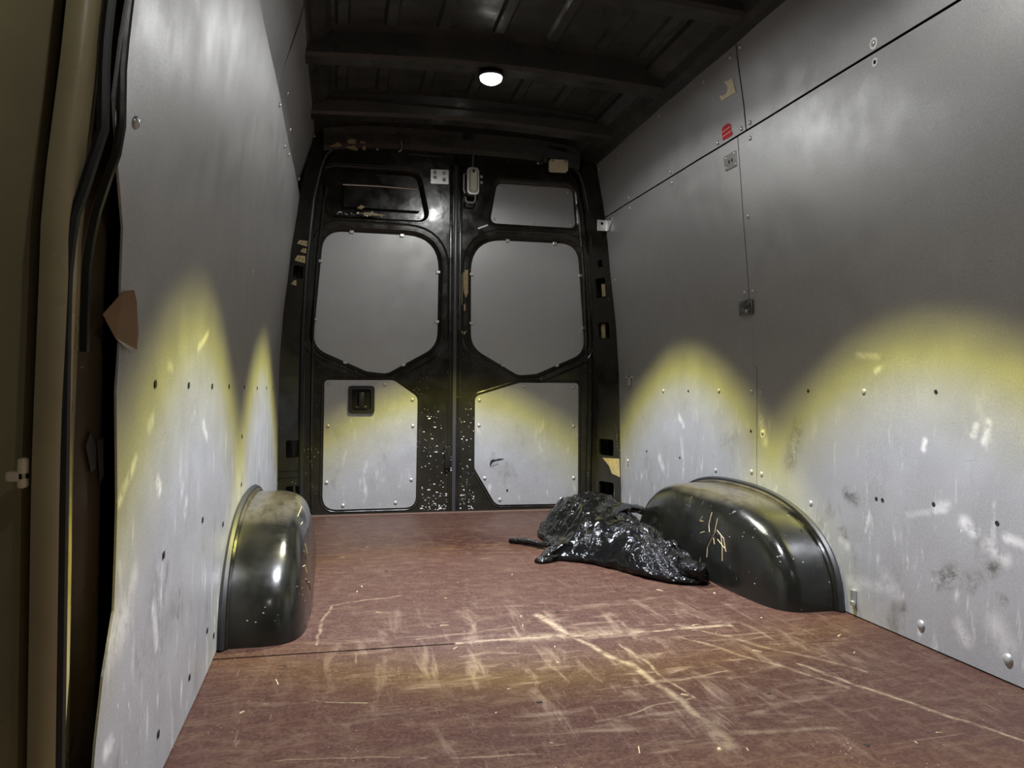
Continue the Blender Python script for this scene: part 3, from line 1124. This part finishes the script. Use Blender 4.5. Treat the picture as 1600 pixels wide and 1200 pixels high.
# handle on the left door
hp = [(-0.547, 0.683), (-0.410, 0.684), (-0.409, 0.537), (-0.546, 0.537)]
hout = rounded(hp, .016, 5)
hin = rounded([(-0.528, 0.664), (-0.429, 0.665), (-0.428, 0.556), (-0.527, 0.556)], .012, 5)
h = fill_plate('handle_plate', hout, [hin], fd, -0.020, -0.007, M['plastic'], d1)
MB().prism(hin, fd, -0.0085, -0.0065).build('handle_recess', M['hole'], h)
mb = MB()
mb.box((-0.492, DY - 0.030, 0.572), (-0.462, DY - 0.012, 0.650), 0.006)
mb.box((-0.515, DY - 0.024, 0.560), (-0.447, DY - 0.012, 0.578), 0.005)
mb.build('lever', M['plastic'], h, True)
# tear and puncture in the right lower panel
tear = [(0.222, 0.239), (0.221, 0.262), (0.226, 0.279), (0.240, 0.285), (0.254, 0.283), (0.272, 0.289), (0.304, 0.288), (0.283, 0.280), (0.261, 0.277), (0.240, 0.271), (0.232, 0.262)]
MB().prism(tear, fd, -0.0078, -0.0068).build('tear', M['hole'], low2)
MB().prism([(0.224, 0.246), (0.236, 0.266), (0.262, 0.274), (0.270, 0.262), (0.245, 0.252)], lambda a, b, d: fd(a, b, d - 0.03 * (b - 0.246)), -0.009, -0.0072).build('torn_flap', M['door_sheet'], low2)
share('puncture', HOLE, low2, (0.320, DY - 0.0074, 0.112), (math.radians(90), 0, 0), (1, 1.4, 1))
# centre seal and latch rods
mb = MB()
mb.box((CX - 0.013, DY - 0.016, -0.01), (CX + 0.009, DY + 0.01, 1.90), 0.005)
mb.build('centre_seal', M['seal'], d2, True)
mb = MB()
mb.box((CX - 0.036, DY - 0.006, -0.01), (CX - 0.018, DY + 0.004, 1.90), 0.003)
mb.build('edge_flange', M['paint'], d1, True)
mb = MB()
mb.box((CX + 0.018, DY - 0.008, -0.01), (CX + 0.034, DY + 0.004, 1.90), 0.003)
mb.build('edge_flange', M['paint'], d2, True)
mb = MB()
mb.box((CX - 0.055, DY - 0.022, 0.24), (CX - 0.020, DY - 0.002, 0.36), 0.004)
mb.build('latch', M['paint'], d1, True)
# latch plate at the top of the left door
lpz = MB().prism(rounded([(-0.120, 1.865), (-0.022, 1.868), (-0.022, 1.790), (-0.120, 1.787)], .005, 3), fd, -0.008, 0.001).build('latch_plate', M['steel'], d1)
for x, z in ((-0.097, 1.848), (-0.047, 1.848), (-0.097, 1.822), (-0.047, 1.812)):
    share('bolt', SCREW, lpz, (x, DY - 0.008, z), (math.radians(90), 0, 0), (1, 1, 1.3))
for x, z in ((0.160, 1.847), (0.161, 1.815)):
    share('bolt', SCREW, d2, (x, DY - 0.001, z), (math.radians(90), 0, 0), (1.1, 1.1, 1.2))
# thin beige patches beside the right window
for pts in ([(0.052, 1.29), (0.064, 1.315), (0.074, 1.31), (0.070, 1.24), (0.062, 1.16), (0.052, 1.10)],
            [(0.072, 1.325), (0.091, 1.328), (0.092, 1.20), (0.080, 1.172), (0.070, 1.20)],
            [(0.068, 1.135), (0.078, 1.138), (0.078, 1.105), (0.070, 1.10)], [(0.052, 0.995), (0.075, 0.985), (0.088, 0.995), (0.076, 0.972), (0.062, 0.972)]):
    MB().prism(pts, fd, -0.0025, 0.001).build('pale_patch', M['beige'], d2)
MB().prism([(0.142, 1.562), (0.146, 1.553), (0.200, 1.577), (0.198, 1.584)], fd, -0.003, 0.001).build('pale_patch', M['white'], d2)  # thin white patch above the right window
mb = MB()
for k in range(230):                                     # chipped paint low on both doors
    side = random.choice((-1, 1))
    x = CX + (0.03 + 0.085 * random.random() if side > 0 else -0.03 - 0.15 * random.random())
    z = 0.015 + 0.55 * random.random() ** 1.9
    if k % 5 == 0:
        x, z = CX - 0.035 + 0.03 * random.random(), 0.22 + 0.16 * random.random()
    r_ = 0.0009 + 0.0028 * random.random() ** 3
    a0 = random.random() * 6.28
    st_ = 1 + 2.5 * random.random() ** 2
    pts = [(x + math.cos(a0 + t) * r_ * (0.5 + random.random()) * st_, z + math.sin(a0 + t) * r_ * (0.5 + random.random())) for t in (0, 1.2, 2.4, 3.7, 5.0)]
    mb.prism(pts, fd, -0.0012, 0.001)
tag(mb.build('paint_chips', M['white'], d2), None, None, None, 'stuff')

# ================================================================== FOREGROUND JAMB (rear edge of the side door opening)
jamb = empty('trim_1', (0, 0, 0))
tag(jamb, 'dark olive painted edge of the side door opening in the near left foreground', None, None, 'structure')


def lean(z):
    return lerp_tab(z, [0, .55, .85, 1.12, 1.5, 2.0], [0.0, 0.0, 0.006, 0.030, 0.075, 0.15])


def strip(name, prof, mat, thick=None, zf=lean, z0=-0.02, z1=1.98, smooth=True):
    zs_ = [z0 + (z1 - z0) * i / 30 for i in range(31)]
    V, F = [], []
    for z in zs_:
        for x, y in prof:
            V.append((x + zf(z), y, z))
    m_ = len(prof)
    for i in range(30):
        for k in range(m_ - 1):
            F.append((i * m_ + k, i * m_ + k + 1, (i + 1) * m_ + k + 1, (i + 1) * m_ + k))
    return mesh_obj(name, V, F, mat, jamb, smooth, 50)


# return face behind the edge of the lining, then the rolled outer edge and the panel beyond
strip('return_face', [(-0.912, 1.135), (-0.912, 1.122), (-0.925, 1.105), (-0.938, 1.09)], M['brown'], zf=lambda z: side_x(max(z, 0), -1) + 0.885)
strip('rolled_edge', [(-0.938, 1.09), (-0.926, 1.03), (-0.917, 1.005), (-0.925, 0.990), (-0.940, 0.986), (-0.952, 0.990), (-0.957, 1.005), (-0.958, 1.04)], M['olive'])
strip('outer_face', [(-0.958, 1.04), (-0.968, 1.10), (-0.985, 1.12), (-1.00, 1.11), (-1.03, 1.10), (-1.10, 1.10)], M['brown'])
strip('door_edge', [(-0.976, 1.06), (-0.972, 1.045), (-0.978, 1.035), (-0.99, 1.04), (-1.06, 1.05)], M['olive'], zf=lambda z: lean(z) * 0.9)
sealx = lambda z: lerp_tab(z, [0, .74, .80, .86, .90, .965, 1.05, 1.3, 2.0], [-.922, -.922, -.921, -.914, -.902, -.884, -.884, -.862, -.78])
MB().tube([(sealx(z) + 0.0, 1.0, z) for z in [0.02 + 0.035 * i for i in range(56)]], 0.007, 8).build('door_seal', M['rubber'], jamb, True)
MB().tube([(sealx(z) + 0.012, 1.03, z) for z in [0.70 + 0.035 * i for i in range(36)]], 0.006, 8).build('seal_lip', M['paint'], jamb, True)
mb = MB()
mb.box((-0.978, 0.985, 0.548), (-0.957, 1.0, 0.560), 0.003)
mb.box((-0.966, 0.985, 0.540), (-0.957, 1.0, 0.575), 0.003)
mb.build('striker', M['cream'], jamb)
for pts in ([(-0.903, 0.545), (-0.908, 0.58), (-0.904, 0.60), (-0.899, 0.58), (-0.899, 0.55)], [(-0.897, 0.56), (-0.898, 0.585), (-0.893, 0.59), (-0.892, 0.54), (-0.895, 0.53)]):
    MB().prism(pts, lambda a, b, d: Vector((a - 0.019, 1.122 + 1.3 * (a - 0.019 + 0.912) + d, b)), -0.0015, 0.002).build('scuff', M['seal'], jamb)

# ================================================================== WHEEL ARCHES
def wheel_arch(s, label):
    root = empty('wheel_arch', (s * 0.895, 2.66, 0))
    tag(root, label, 'wheel arch', 'wheel arches')
    a, b, c, n1, m1 = 0.60, 0.222, 0.308, 2.5, 6.0
    V, F = [], []
    NU, NV = 40, 16
    for i in range(NU + 1):
        th = math.pi * i / NU
        cy, cz = math.cos(th), math.sin(th)
        r = (abs(cy) ** n1 + abs(cz) ** n1) ** (-1 / n1)
        for j in range(NV + 1):
            ph = (j / NV) * math.pi / 2
            q = (math.cos(ph) ** (2 / m1), math.sin(ph) ** (2 / m1)) if 0 < j < NV else ((1, 0) if j == 0 else (0, 1))
            y, z = a * cy * r * q[0], c * cz * r * q[0]
            x = b * q[1] * (1 - 0.10 * max(0, z) / c)
            dent = 0.006 * noise.noise(Vector((y * 6 + s * 5, z * 7, x * 6))) * (1 if j > 2 else 0)
            V.append((-s * (x + dent), y + (0.05 * z if y < 0 else -0.02 * z), z + dent))
    for i in range(NU):
        for j in range(NV):
            k = i * (NV + 1) + j
            F.append((k, k + 1, k + NV + 2, k + NV + 1))
    o = mesh_obj('arch_shell', V, F, M['arch_paint'], root, True)
    bm = bmesh.new()
    bm.from_mesh(o.data)
    bmesh.ops.remove_doubles(bm, verts=bm.verts, dist=0.0004)
    bm.to_mesh(o.data)
    bm.free()
    # welded rim standing off the lining
    pr_, pts2 = [], []
    for i in range(NU + 1):
        th = math.pi * i / NU
        cy, cz = math.cos(th), math.sin(th)
        r = (abs(cy) ** n1 + abs(cz) ** n1) ** (-1 / n1)
        y, z = cy * r, cz * r
        pr_.append((-s * 0.010, (a + 0.012) * y + (0.05 * c * z if y < 0 else -0.02 * c * z), (c + 0.010) * z + 0.003))
        pts2.append((-s * 0.020, (a + 0.001) * y + (0.05 * c * z if y < 0 else -0.02 * c * z), (c + 0.001) * z + 0.002))
    MB().tube(pr_, 0.010, 6).build('rim', M['rubber'], root, True)
    MB().tube(pts2, 0.007, 6).build('flange', M['arch_paint'], root, True)
    return root


ar = wheel_arch(1, 'glossy black wheel arch with scratched face against the right wall, beside the plastic sheet')
al = wheel_arch(-1, 'worn black wheel arch with bare scuffed top against the left wall')


def mark_lines(parent, pts_list, mat, w=0.0016):
    mb_ = MB()
    for pts in pts_list:
        mb_.tube(pts, w, 4)
    return mb_


def arch_surface(s, y, z):
    """local point on the inner face of an arch"""
    a, b, c, n1, m1 = 0.60, 0.222, 0.308, 2.5, 6.0
    k = ((abs(y) / a) ** n1 + (abs(z) / c) ** n1) ** (1 / n1)
    x = b * max(0.0, 1 - k ** m1) ** (1 / m1) * (1 - 0.10 * z / c)
    dent = 0.006 * noise.noise(Vector((y * 6 + s * 5, z * 7, x * 6)))
    return Vector((-s * (x + dent + 0.0005), y + (0.05 * z if y < 0 else -0.02 * z), z + dent))


def scratches(s, parent, lines):
    mb_ = MB()
    for ln in lines:
        pts = []
        for (y0, z0), (y1, z1) in zip(ln[:-1], ln[1:]):
            for k in range(4):
                t = k / 4
                pts.append(arch_surface(s, y0 + (y1 - y0) * t, z0 + (z1 - z0) * t))
        pts.append(arch_surface(s, *ln[-1]))
        mb_.tube(pts, 0.0014, 4)
    tag(mb_.build('scratch_marks', M['beige'], parent), None, None, None, 'stuff')


scratches(1, ar, [[(-0.16, 0.235), (-0.155, 0.19), (-0.165, 0.165)], [(-0.21, 0.22), (-0.205, 0.17), (-0.16, 0.11), (-0.16, 0.075)],
                  [(-0.10, 0.21), (-0.085, 0.19), (-0.11, 0.195)], [(-0.22, 0.18), (-0.27, 0.16), (-0.29, 0.12)], [(-0.23, 0.15), (-0.28, 0.13)],
                  [(-0.20, 0.15), (-0.21, 0.13)], [(-0.25, 0.17), (-0.265, 0.13), (-0.27, 0.085)], [(-0.13, 0.16), (-0.10, 0.15)]])
scratches(-1, al, [[(-0.42, 0.16), (-0.38, 0.155), (-0.37, 0.13)], [(-0.35, 0.19), (-0.33, 0.16)], [(-0.30, 0.20), (-0.29, 0.17)], [(-0.36, 0.10), (-0.33, 0.07)],
                   [(-0.40, 0.12), (-0.385, 0.10)], [(-0.22, 0.27), (-0.10, 0.278)], [(-0.25, 0.25), (-0.2, 0.25)]])

# ================================================================== BLACK PLASTIC SHEET
FOOT = [(.155, 2.862), (.24, 2.885), (.334, 2.829), (.405, 2.706), (.465, 2.545), (.525, 2.465), (.585, 2.425), (.648, 2.438), (.662, 2.52), (.662, 2.9),
        (.675, 3.10), (.76, 3.30), (.80, 3.42), (.74, 3.60), (.56, 3.66), (.38, 3.58), (.30, 3.42), (.285, 3.22), (.275, 3.08), (.20, 2.96)]


def seg_d(p, a, b):
    d = b - a
    t = max(0, min(1, (p - a).dot(d) / d.length_squared))
    return (p - a - d * t).length


def foot_d(x, y):
    p = Vector((x, y))
    q = [Vector(v) for v in FOOT]
    d = min(seg_d(p, q[i], q[(i + 1) % len(q)]) for i in range(len(q)))
    ins = False
    for i in range(len(q)):
        a, b = q[i], q[(i + 1) % len(q)]
        if (a.y > y) != (b.y > y) and x < (b.x - a.x) * (y - a.y) / (b.y - a.y) + a.x:
            ins = not ins
    return d if ins else -d


def bag_h(x, y, d):
    ridge = lerp_tab(y, [2.42, 2.5, 2.7, 2.9, 3.1, 3.3, 3.5, 3.66], [0.06, 0.085, 0.120, 0.145, 0.160, 0.168, 0.14, 0.09])
    if x < 0.30:
        ridge *= 0.35
    elif x < 0.40:
        ridge *= 0.35 + 0.65 * (x - 0.30) / 0.10
    k = min(1.0, d / 0.13)
    hgt = ridge * math.sqrt(max(0, 1 - (1 - k) ** 2))
    u = (x * 0.75 + y * 0.66)
    v = (y * 0.75 - x * 0.66)
    f = noise.noise(Vector((u * 5, v * 16, 1.5)))
    g = abs(noise.noise(Vector((u * 11, v * 22, 4.5))))
    hgt += k * (0.022 * f - 0.030 * g + 0.012 * noise.noise(Vector((x * 45, y * 45, 2))) + 0.012)
    # overlapped sheet: a step running diagonally across the heap
    line = (y - 2.83) - (x - 0.334) * 1.55
    if line > 0:
        hgt += 0.020 * min(1, line / 0.02) * k
    return max(0.002, hgt)


bagroot = empty('plastic_sheet', (0.47, 3.0, 0))
tag(bagroot, 'crumpled glossy black plastic sheet heaped on the floor by the right wheel arch', 'plastic sheet')
SPINE = [Vector(p) for p in ((0.50, 3.40), (0.47, 3.20), (0.49, 3.02), (0.53, 2.80), (0.585, 2.56))]


def closest_on_spine(p):
    best = None
    for a, b in zip(SPINE[:-1], SPINE[1:]):
        d = b - a
        t = max(0, min(1, (p - a).dot(d) / d.length_squared))
        q = a + d * t
        if best is None or (q - p).length < best[0]:
            best = ((q - p).length, q)
    return best[1]


ring_pts = []
for i in range(len(FOOT)):
    a, b = Vector(FOOT[i]), Vector(FOOT[(i + 1) % len(FOOT)])
    k_ = max(2, int((b - a).length / 0.011))
    for k in range(k_):
        ring_pts.append(a.lerp(b, k / k_))
for it_ in range(6):
    ring_pts = [(ring_pts[i - 1] + ring_pts[i] * 2 + ring_pts[(i + 1) % len(ring_pts)]) / 4 for i in range(len(ring_pts))]
spine_pts = [closest_on_spine(p) for p in ring_pts]
for it_ in range(12):
    spine_pts = [(spine_pts[i - 1] + spine_pts[i] * 2 + spine_pts[(i + 1) % len(spine_pts)]) / 4 for i in range(len(spine_pts))]
V, F = [], []
NB, NR = len(ring_pts), 20
for j in range(NR + 1):
    t = j / NR
    for i in range(NB):
        p, q = ring_pts[i], spine_pts[i]
        c_ = p.lerp(q, 1 - math.cos(t * math.pi / 2))
        out = (p - q).normalized()
        c_ = c_ + out * (0.012 * math.sin(min(1, t * 4) * math.pi) + 0.010 * noise.noise(Vector((p.x * 22, p.y * 22, t * 3))))
        top = bag_h(c_.x, c_.y, 0.13)
        hgt = max(0.002, top * math.sin(t * math.pi / 2) ** 0.9)
        hgt += (0.010 * noise.noise(Vector((c_.x * 32, c_.y * 32, hgt * 30))) + 0.006 * noise.noise(Vector((c_.x * 70, c_.y * 70, hgt * 60)))) * min(1, t * 3)
        V.append((c_.x - 0.47, c_.y - 3.0, max(0.001, hgt)))
for j in range(NR):
    for i in range(NB):
        F.append((j * NB + i, j * NB + (i + 1) % NB, (j + 1) * NB + (i + 1) % NB, (j + 1) * NB + i))
o = mesh_obj('heap', V, F, M['bag'], bagroot, True)


def crumple_strip(name, path, width, thick, seed, seg=14):
    """creased ribbon of film following a path"""
    V, F = [], []
    P_ = [Vector(p) for p in path]
    N_ = len(P_) * 5
    for i in range(N_):
        t = i / (N_ - 1) * (len(P_) - 1)
        k = min(int(t), len(P_) - 2)
        p = P_[k].lerp(P_[k + 1], t - k)
        dr = (P_[k + 1] - P_[k]).normalized()
        sd = dr.cross(Vector((0, 0, 1))).normalized()
        w = width * (0.25 + 0.75 * math.sin(math.pi * min(1, 0.15 + i / N_ * 0.85)))
        for j in range(seg):
            a = 2 * math.pi * j / seg
            q = p + sd * math.cos(a) * w + Vector((0, 0, 1)) * (math.sin(a) * thick)
            q += Vector([0.35 * thick * noise.noise(q * 45 + Vector((seed, 0, m))) for m in (0, 7, 13)])
            q.z = max(0.001, q.z)
            V.append(q - Vector((0.47, 3.0, 0)))
    for i in range(N_ - 1):
        for j in range(seg):
            F.append((i * seg + j, i * seg + (j + 1) % seg, (i + 1) * seg + (j + 1) % seg, (i + 1) * seg + j))
    F.append(tuple(range(seg)))
    F.append(tuple(range((N_ - 1) * seg, N_ * seg)))
    return mesh_obj(name, V, F, M['bag'], bagroot, True)


crumple_strip('torn_tail', [(0.135, 3.27, 0.010), (0.18, 3.24, 0.014), (0.22, 3.18, 0.016), (0.26, 3.08, 0.02)], 0.022, 0.012, 3)
crumple_strip('torn_tail', [(0.150, 2.855, 0.006), (0.20, 2.885, 0.012), (0.28, 2.93, 0.03)], 0.030, 0.014, 8)
crumple_strip('fold', [(0.42, 2.95, 0.13), (0.52, 3.08, 0.155), (0.62, 3.18, 0.158), (0.72, 3.26, 0.135), (0.80, 3.28, 0.10)], 0.05, 0.018, 12)
crumple_strip('knot', [(0.575, 2.50, 0.05), (0.605, 2.45, 0.045), (0.635, 2.428, 0.035)], 0.045, 0.034, 17)

# ================================================================== LAMPS
def ceiling_lamp(y, label):
    root = empty('ceiling_lamp', (0, y, LAMP_Z + 0.04))
    tag(root, label, 'lamp', 'roof lamps')
    mb_ = MB()
    V, F = [], []
    prof_ = [(0.040, 0.0), (0.052, -0.004), (0.055, -0.016), (0.051, -0.022), (0.047, -0.022), (0.046, -0.018)]
    sg = 20
    for r, z in prof_:
        for k in range(sg):
            t = 2 * math.pi * k / sg
            V.append((r * math.cos(t), r * math.sin(t), z))
    for i in range(len(prof_) - 1):
        for k in range(sg):
            F.append((i * sg + k, i * sg + (k + 1) % sg, (i + 1) * sg + (k + 1) % sg, (i + 1) * sg + k))
    F.append(tuple(range(sg)))
    mesh_obj('housing', V, F, M['plastic'], root, True, 40)
    V, F = [], []
    for r, z in [(0.047, -0.018), (0.043, -0.034), (0.028, -0.044), (0.006, -0.048)]:
        for k in range(sg):
            t = 2 * math.pi * k / sg
            V.append((r * math.cos(t), r * math.sin(t), z))
    for i in range(3):
        for k in range(sg):
            F.append((i * sg + k, i * sg + (k + 1) % sg, (i + 1) * sg + (k + 1) % sg, (i + 1) * sg + k))
    F.append(tuple(range(3 * sg, 4 * sg)))
    mesh_obj('lens', V, F, M['lens'], root, True)
    return root


ceiling_lamp(LAMP_Y[0], 'lit round white lamp on the roof bow above the rear doors')
ceiling_lamp(LAMP_Y[1], 'lit round white lamp on the middle roof bow, above the frame')
ceiling_lamp(LAMP_Y[2], 'lit round white lamp on the front roof bow, above the camera')

hl = empty('work_lamp', (0.10, 4.08, 1.72))
tag(hl, 'unlit oblong clear lens lamp hanging by the centre of the rear doors', 'lamp')


def fh(a, b, d):
    return Vector((a - 0.10, d, b - 1.72))


MB().prism(rounded([(0.067, 1.868), (0.132, 1.868), (0.133, 1.722), (0.068, 1.722)], .022, 6), fh, 0.0, 0.045).build('housing', M['steel'], hl)
lz = MB()
o1_ = rounded([(0.074, 1.860), (0.125, 1.860), (0.126, 1.730), (0.075, 1.730)], .020, 6)
o2_ = grow(o1_, -0.010)
n_ = len(o1_)
lz.add([fh(a, b, 0.0) for a, b in o1_] + [fh(a, b, -0.018) for a, b in o2_], [(i, (i + 1) % n_, n_ + (i + 1) % n_, n_ + i) for i in range(n_)] + [tuple(range(n_, 2 * n_))])
lz.build('lens', M['clear'], hl, True, 40)
MB().tube([fh(0.115, 1.725, 0.02), fh(0.115, 1.695, 0.02), fh(0.105, 1.682, 0.02), fh(0.075, 1.682, 0.02), fh(0.064, 1.690, 0.02), fh(0.062, 1.712, 0.02)], 0.0045, 8).build('hook', M['steel'], hl, True)
MB().tube([fh(0.098, 1.868, 0.02), fh(0.100, 1.888, 0.02), fh(0.102, 1.92, 0.025), fh(0.104, 1.95, 0.03)], [0.008, 0.005, 0.004, 0.003], 8).build('hanger', M['steel'], hl, True)
MB().tube([fh(0.060, 1.84, 0.03), fh(0.052, 1.83, 0.02), fh(0.052, 1.75, 0.02), fh(0.060, 1.735, 0.03)], 0.006, 8).build('side_clamp', M['steel'], hl, True)
MB().prism(rounded([(0.092, 1.853), (0.106, 1.853), (0.106, 1.834), (0.092, 1.834)], .005, 4), fh, -0.021, -0.016).build('switch', M['plastic'], hl)

# ================================================================== FITTINGS
cb = empty('cover_plate', (0.58, 4.10, 1.88))
tag(cb, 'small cream cover plate with two screws at the top right of the door frame', 'plate')


def fc(a, b, d):
    return Vector((a - 0.58, d, b - 1.88))


MB().prism(rounded([(0.529, 1.948), (0.633, 1.949), (0.634, 1.884), (0.530, 1.882)], .012, 5), fc, -0.016, 0.012).build('plate', M['cream'], cb)
for x in (0.545, 0.618):
    share('screw', SCREW, cb, fc(x, 1.936, -0.016), (math.radians(90), 0, 0), (1, 1, 1))

hk = empty('wire_hook', (0.48, 4.105, 1.93))
tag(hk, 'bent dark wire hook left of the cream cover plate on the door frame', 'hook')
MB().tube([(0.015, 0, 0.03), (0.016, -0.004, 0.0), (0.008, -0.012, -0.008), (0.0, -0.010, -0.005)], 0.004, 6).build('wire', M['seal'], hk, True)
share('screw', SCREW, hk, (-0.012, 0, -0.004), (math.radians(90), 0, 0), (0.8, 0.8, 0.8))

# white angle bracket where the right wall meets the rear post
br = empty('angle_bracket', (0.83, 4.0, 1.575))
tag(br, 'bright zinc angle bracket joining the right wall to the rear door post', 'bracket')
mb = MB()
mb.box((-0.055, -0.010, -0.030), (0.010, -0.006, 0.030), 0.001)
mb.add([(0.008, -0.010, -0.030), (0.008, -0.010, 0.030), (0.006, -0.085, 0.030), (0.006, -0.085, 0.012), (0.006, -0.030, -0.030),
        (0.003, -0.010, -0.030), (0.003, -0.010, 0.030), (0.001, -0.085, 0.030), (0.001, -0.085, 0.012), (0.001, -0.030, -0.030)],
       [(0, 1, 2, 3, 4), (5, 6, 7, 8, 9), (0, 1, 6, 5), (1, 2, 7, 6), (2, 3, 8, 7), (3, 4, 9, 8), (4, 0, 5, 9)])
mb.build('bracket_plate', M['steel'], br)
share('bolt_hole', HOLE, br, (-0.028, -0.0102, 0.010), (math.radians(90), 0, 0), (1.5, 1.5, 1))


def wall_item(name, label, cat, y, z, s, lift=0.001):
    o_ = empty(name)
    o_.location = wall_point(y, z, s, lift)
    dx = side_x(z + 0.04, s) - side_x(z - 0.04, s)
    o_.rotation_euler = (0, math.atan2(dx, 0.08), 0)
    tag(o_, label, cat)
    return o_


def flat(o_, name, pts, mat, y, z, s, t=0.001, off=0.0):
    """thin shape on the wall given by its wall coordinates"""
    return MB().prism([(a - y, b - z) for a, b in pts], lambda a, b, d: Vector((-s * (d + off), a, b)), 0, t).build(name, mat, o_)


it = wall_item('strap_plate', 'square zinc plate with screws under the long wall seam', 'plate', 2.643, 1.537, 1)
pp = flat(it, 'plate', [(2.691, 1.566), (2.603, 1.566), (2.601, 1.509), (2.686, 1.511)], M['steel'], 2.643, 1.537, 1, 0.003)
for a, b in ((2.676, 1.556), (2.612, 1.557), (2.610, 1.517), (2.675, 1.519)):
    share('screw', RIVET, it, (-0.003, a - 2.643, b - 1.537), (0, -math.pi / 2, 0), (0.6, 0.6, 0.6))
for a in (2.652, 2.630):
    share('slot', HOLE, it, (-0.0032, a - 2.643, 0.0), (0, -math.pi / 2, 0), (1.4, 0.8, 1))
it = wall_item('strap_buckle', 'dark metal buckle plate at the lower end of the upright wall seam', 'buckle', 2.598, 0.978, 1)
mb = MB()
mb.box((-0.012, -0.045, -0.028), (0.0, 0.045, 0.028), 0.004)
mb.box((-0.022, -0.040, -0.024), (-0.010, 0.010, -0.004), 0.004)
mb.box((-0.020, -0.040, 0.006), (-0.010, 0.030, 0.024), 0.004)
mb.build('buckle', plain('dull_steel', (0.20, 0.20, 0.19), 0.3, 0.8), it, True)
share('screw', RIVET, it, (-0.022, -0.028, -0.014), (0, -math.pi / 2, 0), (0.7, 0.7, 0.7))
it = wall_item('wall_clip', 'small zinc clip on the right wall near the rear post', 'clip', 3.79, 0.732, 1)
mb = MB()
mb.box((-0.010, -0.045, 0.0), (0.0, 0.045, 0.018), 0.002)
mb.box((-0.016, -0.012, -0.035), (0.0, 0.010, 0.006), 0.003)
mb.build('clip_body', M['steel'], it)
share('screw', RIVET, it, (-0.010, 0.028, 0.009), (0, -math.pi / 2, 0), (0.8, 0.8, 0.8))
share('screw', RIVET, it, (-0.010, -0.028, 0.009), (0, -math.pi / 2, 0), (0.8, 0.8, 0.8))
it = wall_item('wall_clip', 'small bent clip low on the right wall in front of the wheel arch', 'clip', 2.0, 0.058, 1)
mb = MB()
mb.box((-0.010, -0.010, -0.020), (0.0, 0.008, 0.022), 0.003)
mb.box((-0.016, -0.014, -0.024), (-0.006, 0.002, -0.010), 0.003)
mb.build('clip_body', M['steel'], it)

it = wall_item('torn_sticker', 'torn cream remnant of a sticker high on the right wall', 'sticker', 2.61, 1.80, 1)
flat(it, 'paper', [(2.631, 1.828), (2.622, 1.832), (2.612, 1.826), (2.575, 1.823), (2.563, 1.765), (2.60, 1.768), (2.669, 1.773), (2.678, 1.796), (2.660, 1.789), (2.640, 1.785),
                   (2.622, 1.789), (2.612, 1.801), (2.618, 1.812)], M['cream'], 2.61, 1.80, 1, 0.0008)
it = wall_item('red_sticker', 'small red sticker with pale lines on the right wall above the long seam', 'sticker', 2.655, 1.65, 1)
flat(it, 'paper', [(2.693, 1.672), (2.682, 1.680), (2.655, 1.681), (2.636, 1.677), (2.624, 1.668), (2.628, 1.650), (2.617, 1.632), (2.630, 1.628), (2.693, 1.630), (2.696, 1.650)], M['red'], 2.655, 1.65, 1, 0.0008)
for b in (1.660, 1.643):
    flat(it, 'printed_line', [(2.692, b), (2.626, b + 0.002), (2.626, b + 0.0045), (2.692, b + 0.0025)], M['white'], 2.655, 1.65, 1, 0.0004, 0.0008)

# brown tape flapping off the near edge of the left sheet
tp = empty('tape_scrap', (-0.885, 1.08, 0.73))
tag(tp, 'scrap of brown tape on the near edge of the left wall sheet', 'tape')
MB().prism([(-0.085, 0.012), (-0.03, 0.046), (0.0, 0.050), (0.03, 0.035), (0.055, -0.008), (0.035, -0.030), (-0.005, -0.036), (-0.05, -0.018)],
           lambda a, b, d: Vector((0.006 + d - 0.35 * max(0, -a) * 0.9, a * 0.5 + 0.05, b + 0.01)), 0, 0.0008).build('tape', M['tape'], tp)

# ================================================================== CRUMBS AND CHIPS ON THE FLOOR
CH = []
for k in range(3):
    mb = MB()
    L, w_ = (0.011, 0.0035), (0.007, 0.005)
    a_, b_ = [(0.011, 0.003), (0.007, 0.0045), (0.018, 0.0022)][k]
    mb.add([(-a_, -b_ * 0.6, 0), (a_, -b_, 0), (a_ * 0.8, b_ * 0.7, 0), (-a_ * 0.9, b_, 0), (-a_ * 0.8, -b_ * 0.4, 0.002), (a_ * 0.85, -b_ * 0.7, 0.003), (a_ * 0.6, b_ * 0.5, 0.0025), (-a_ * 0.7, b_ * 0.8, 0.003)],
           [(0, 1, 2, 3), (4, 5, 6, 7), (0, 1, 5, 4), (1, 2, 6, 5), (2, 3, 7, 6), (3, 0, 4, 7)])
    me = bpy.data.meshes.new('wood_chip')
    me.from_pydata(mb.v, [], mb.f)
    me.materials.append(M['chip'])
    CH.append(me)
DK = CH[1].copy()
DK.materials.clear()
DK.materials.append(M['dirt'])
rnd = random.Random(21)
for k in range(70):
    x = -0.80 + 1.6 * rnd.random()
    y = 1.25 + 2.3 * rnd.random() ** 1.5
    if abs(x) > 0.64 and 2.0 < y < 3.3:
        continue
    if foot_d(x, y) > -0.04:
        continue
    dark = rnd.random() < 0.25
    s_ = 0.35 + 0.6 * rnd.random()
    o = share('crumb' if dark else 'wood_chip', DK if dark else CH[k % 3], None, (x, y, 0.0), (0, 0, rnd.random() * 6.28), (s_, s_, s_))
    tag(o, 'tiny dark crumb of dirt lying on the brown floor' if dark else 'tiny pale wood chip lying on the brown floor', 'crumb' if dark else 'wood chip',
        'dirt crumbs on the floor' if dark else 'wood chips on the floor')
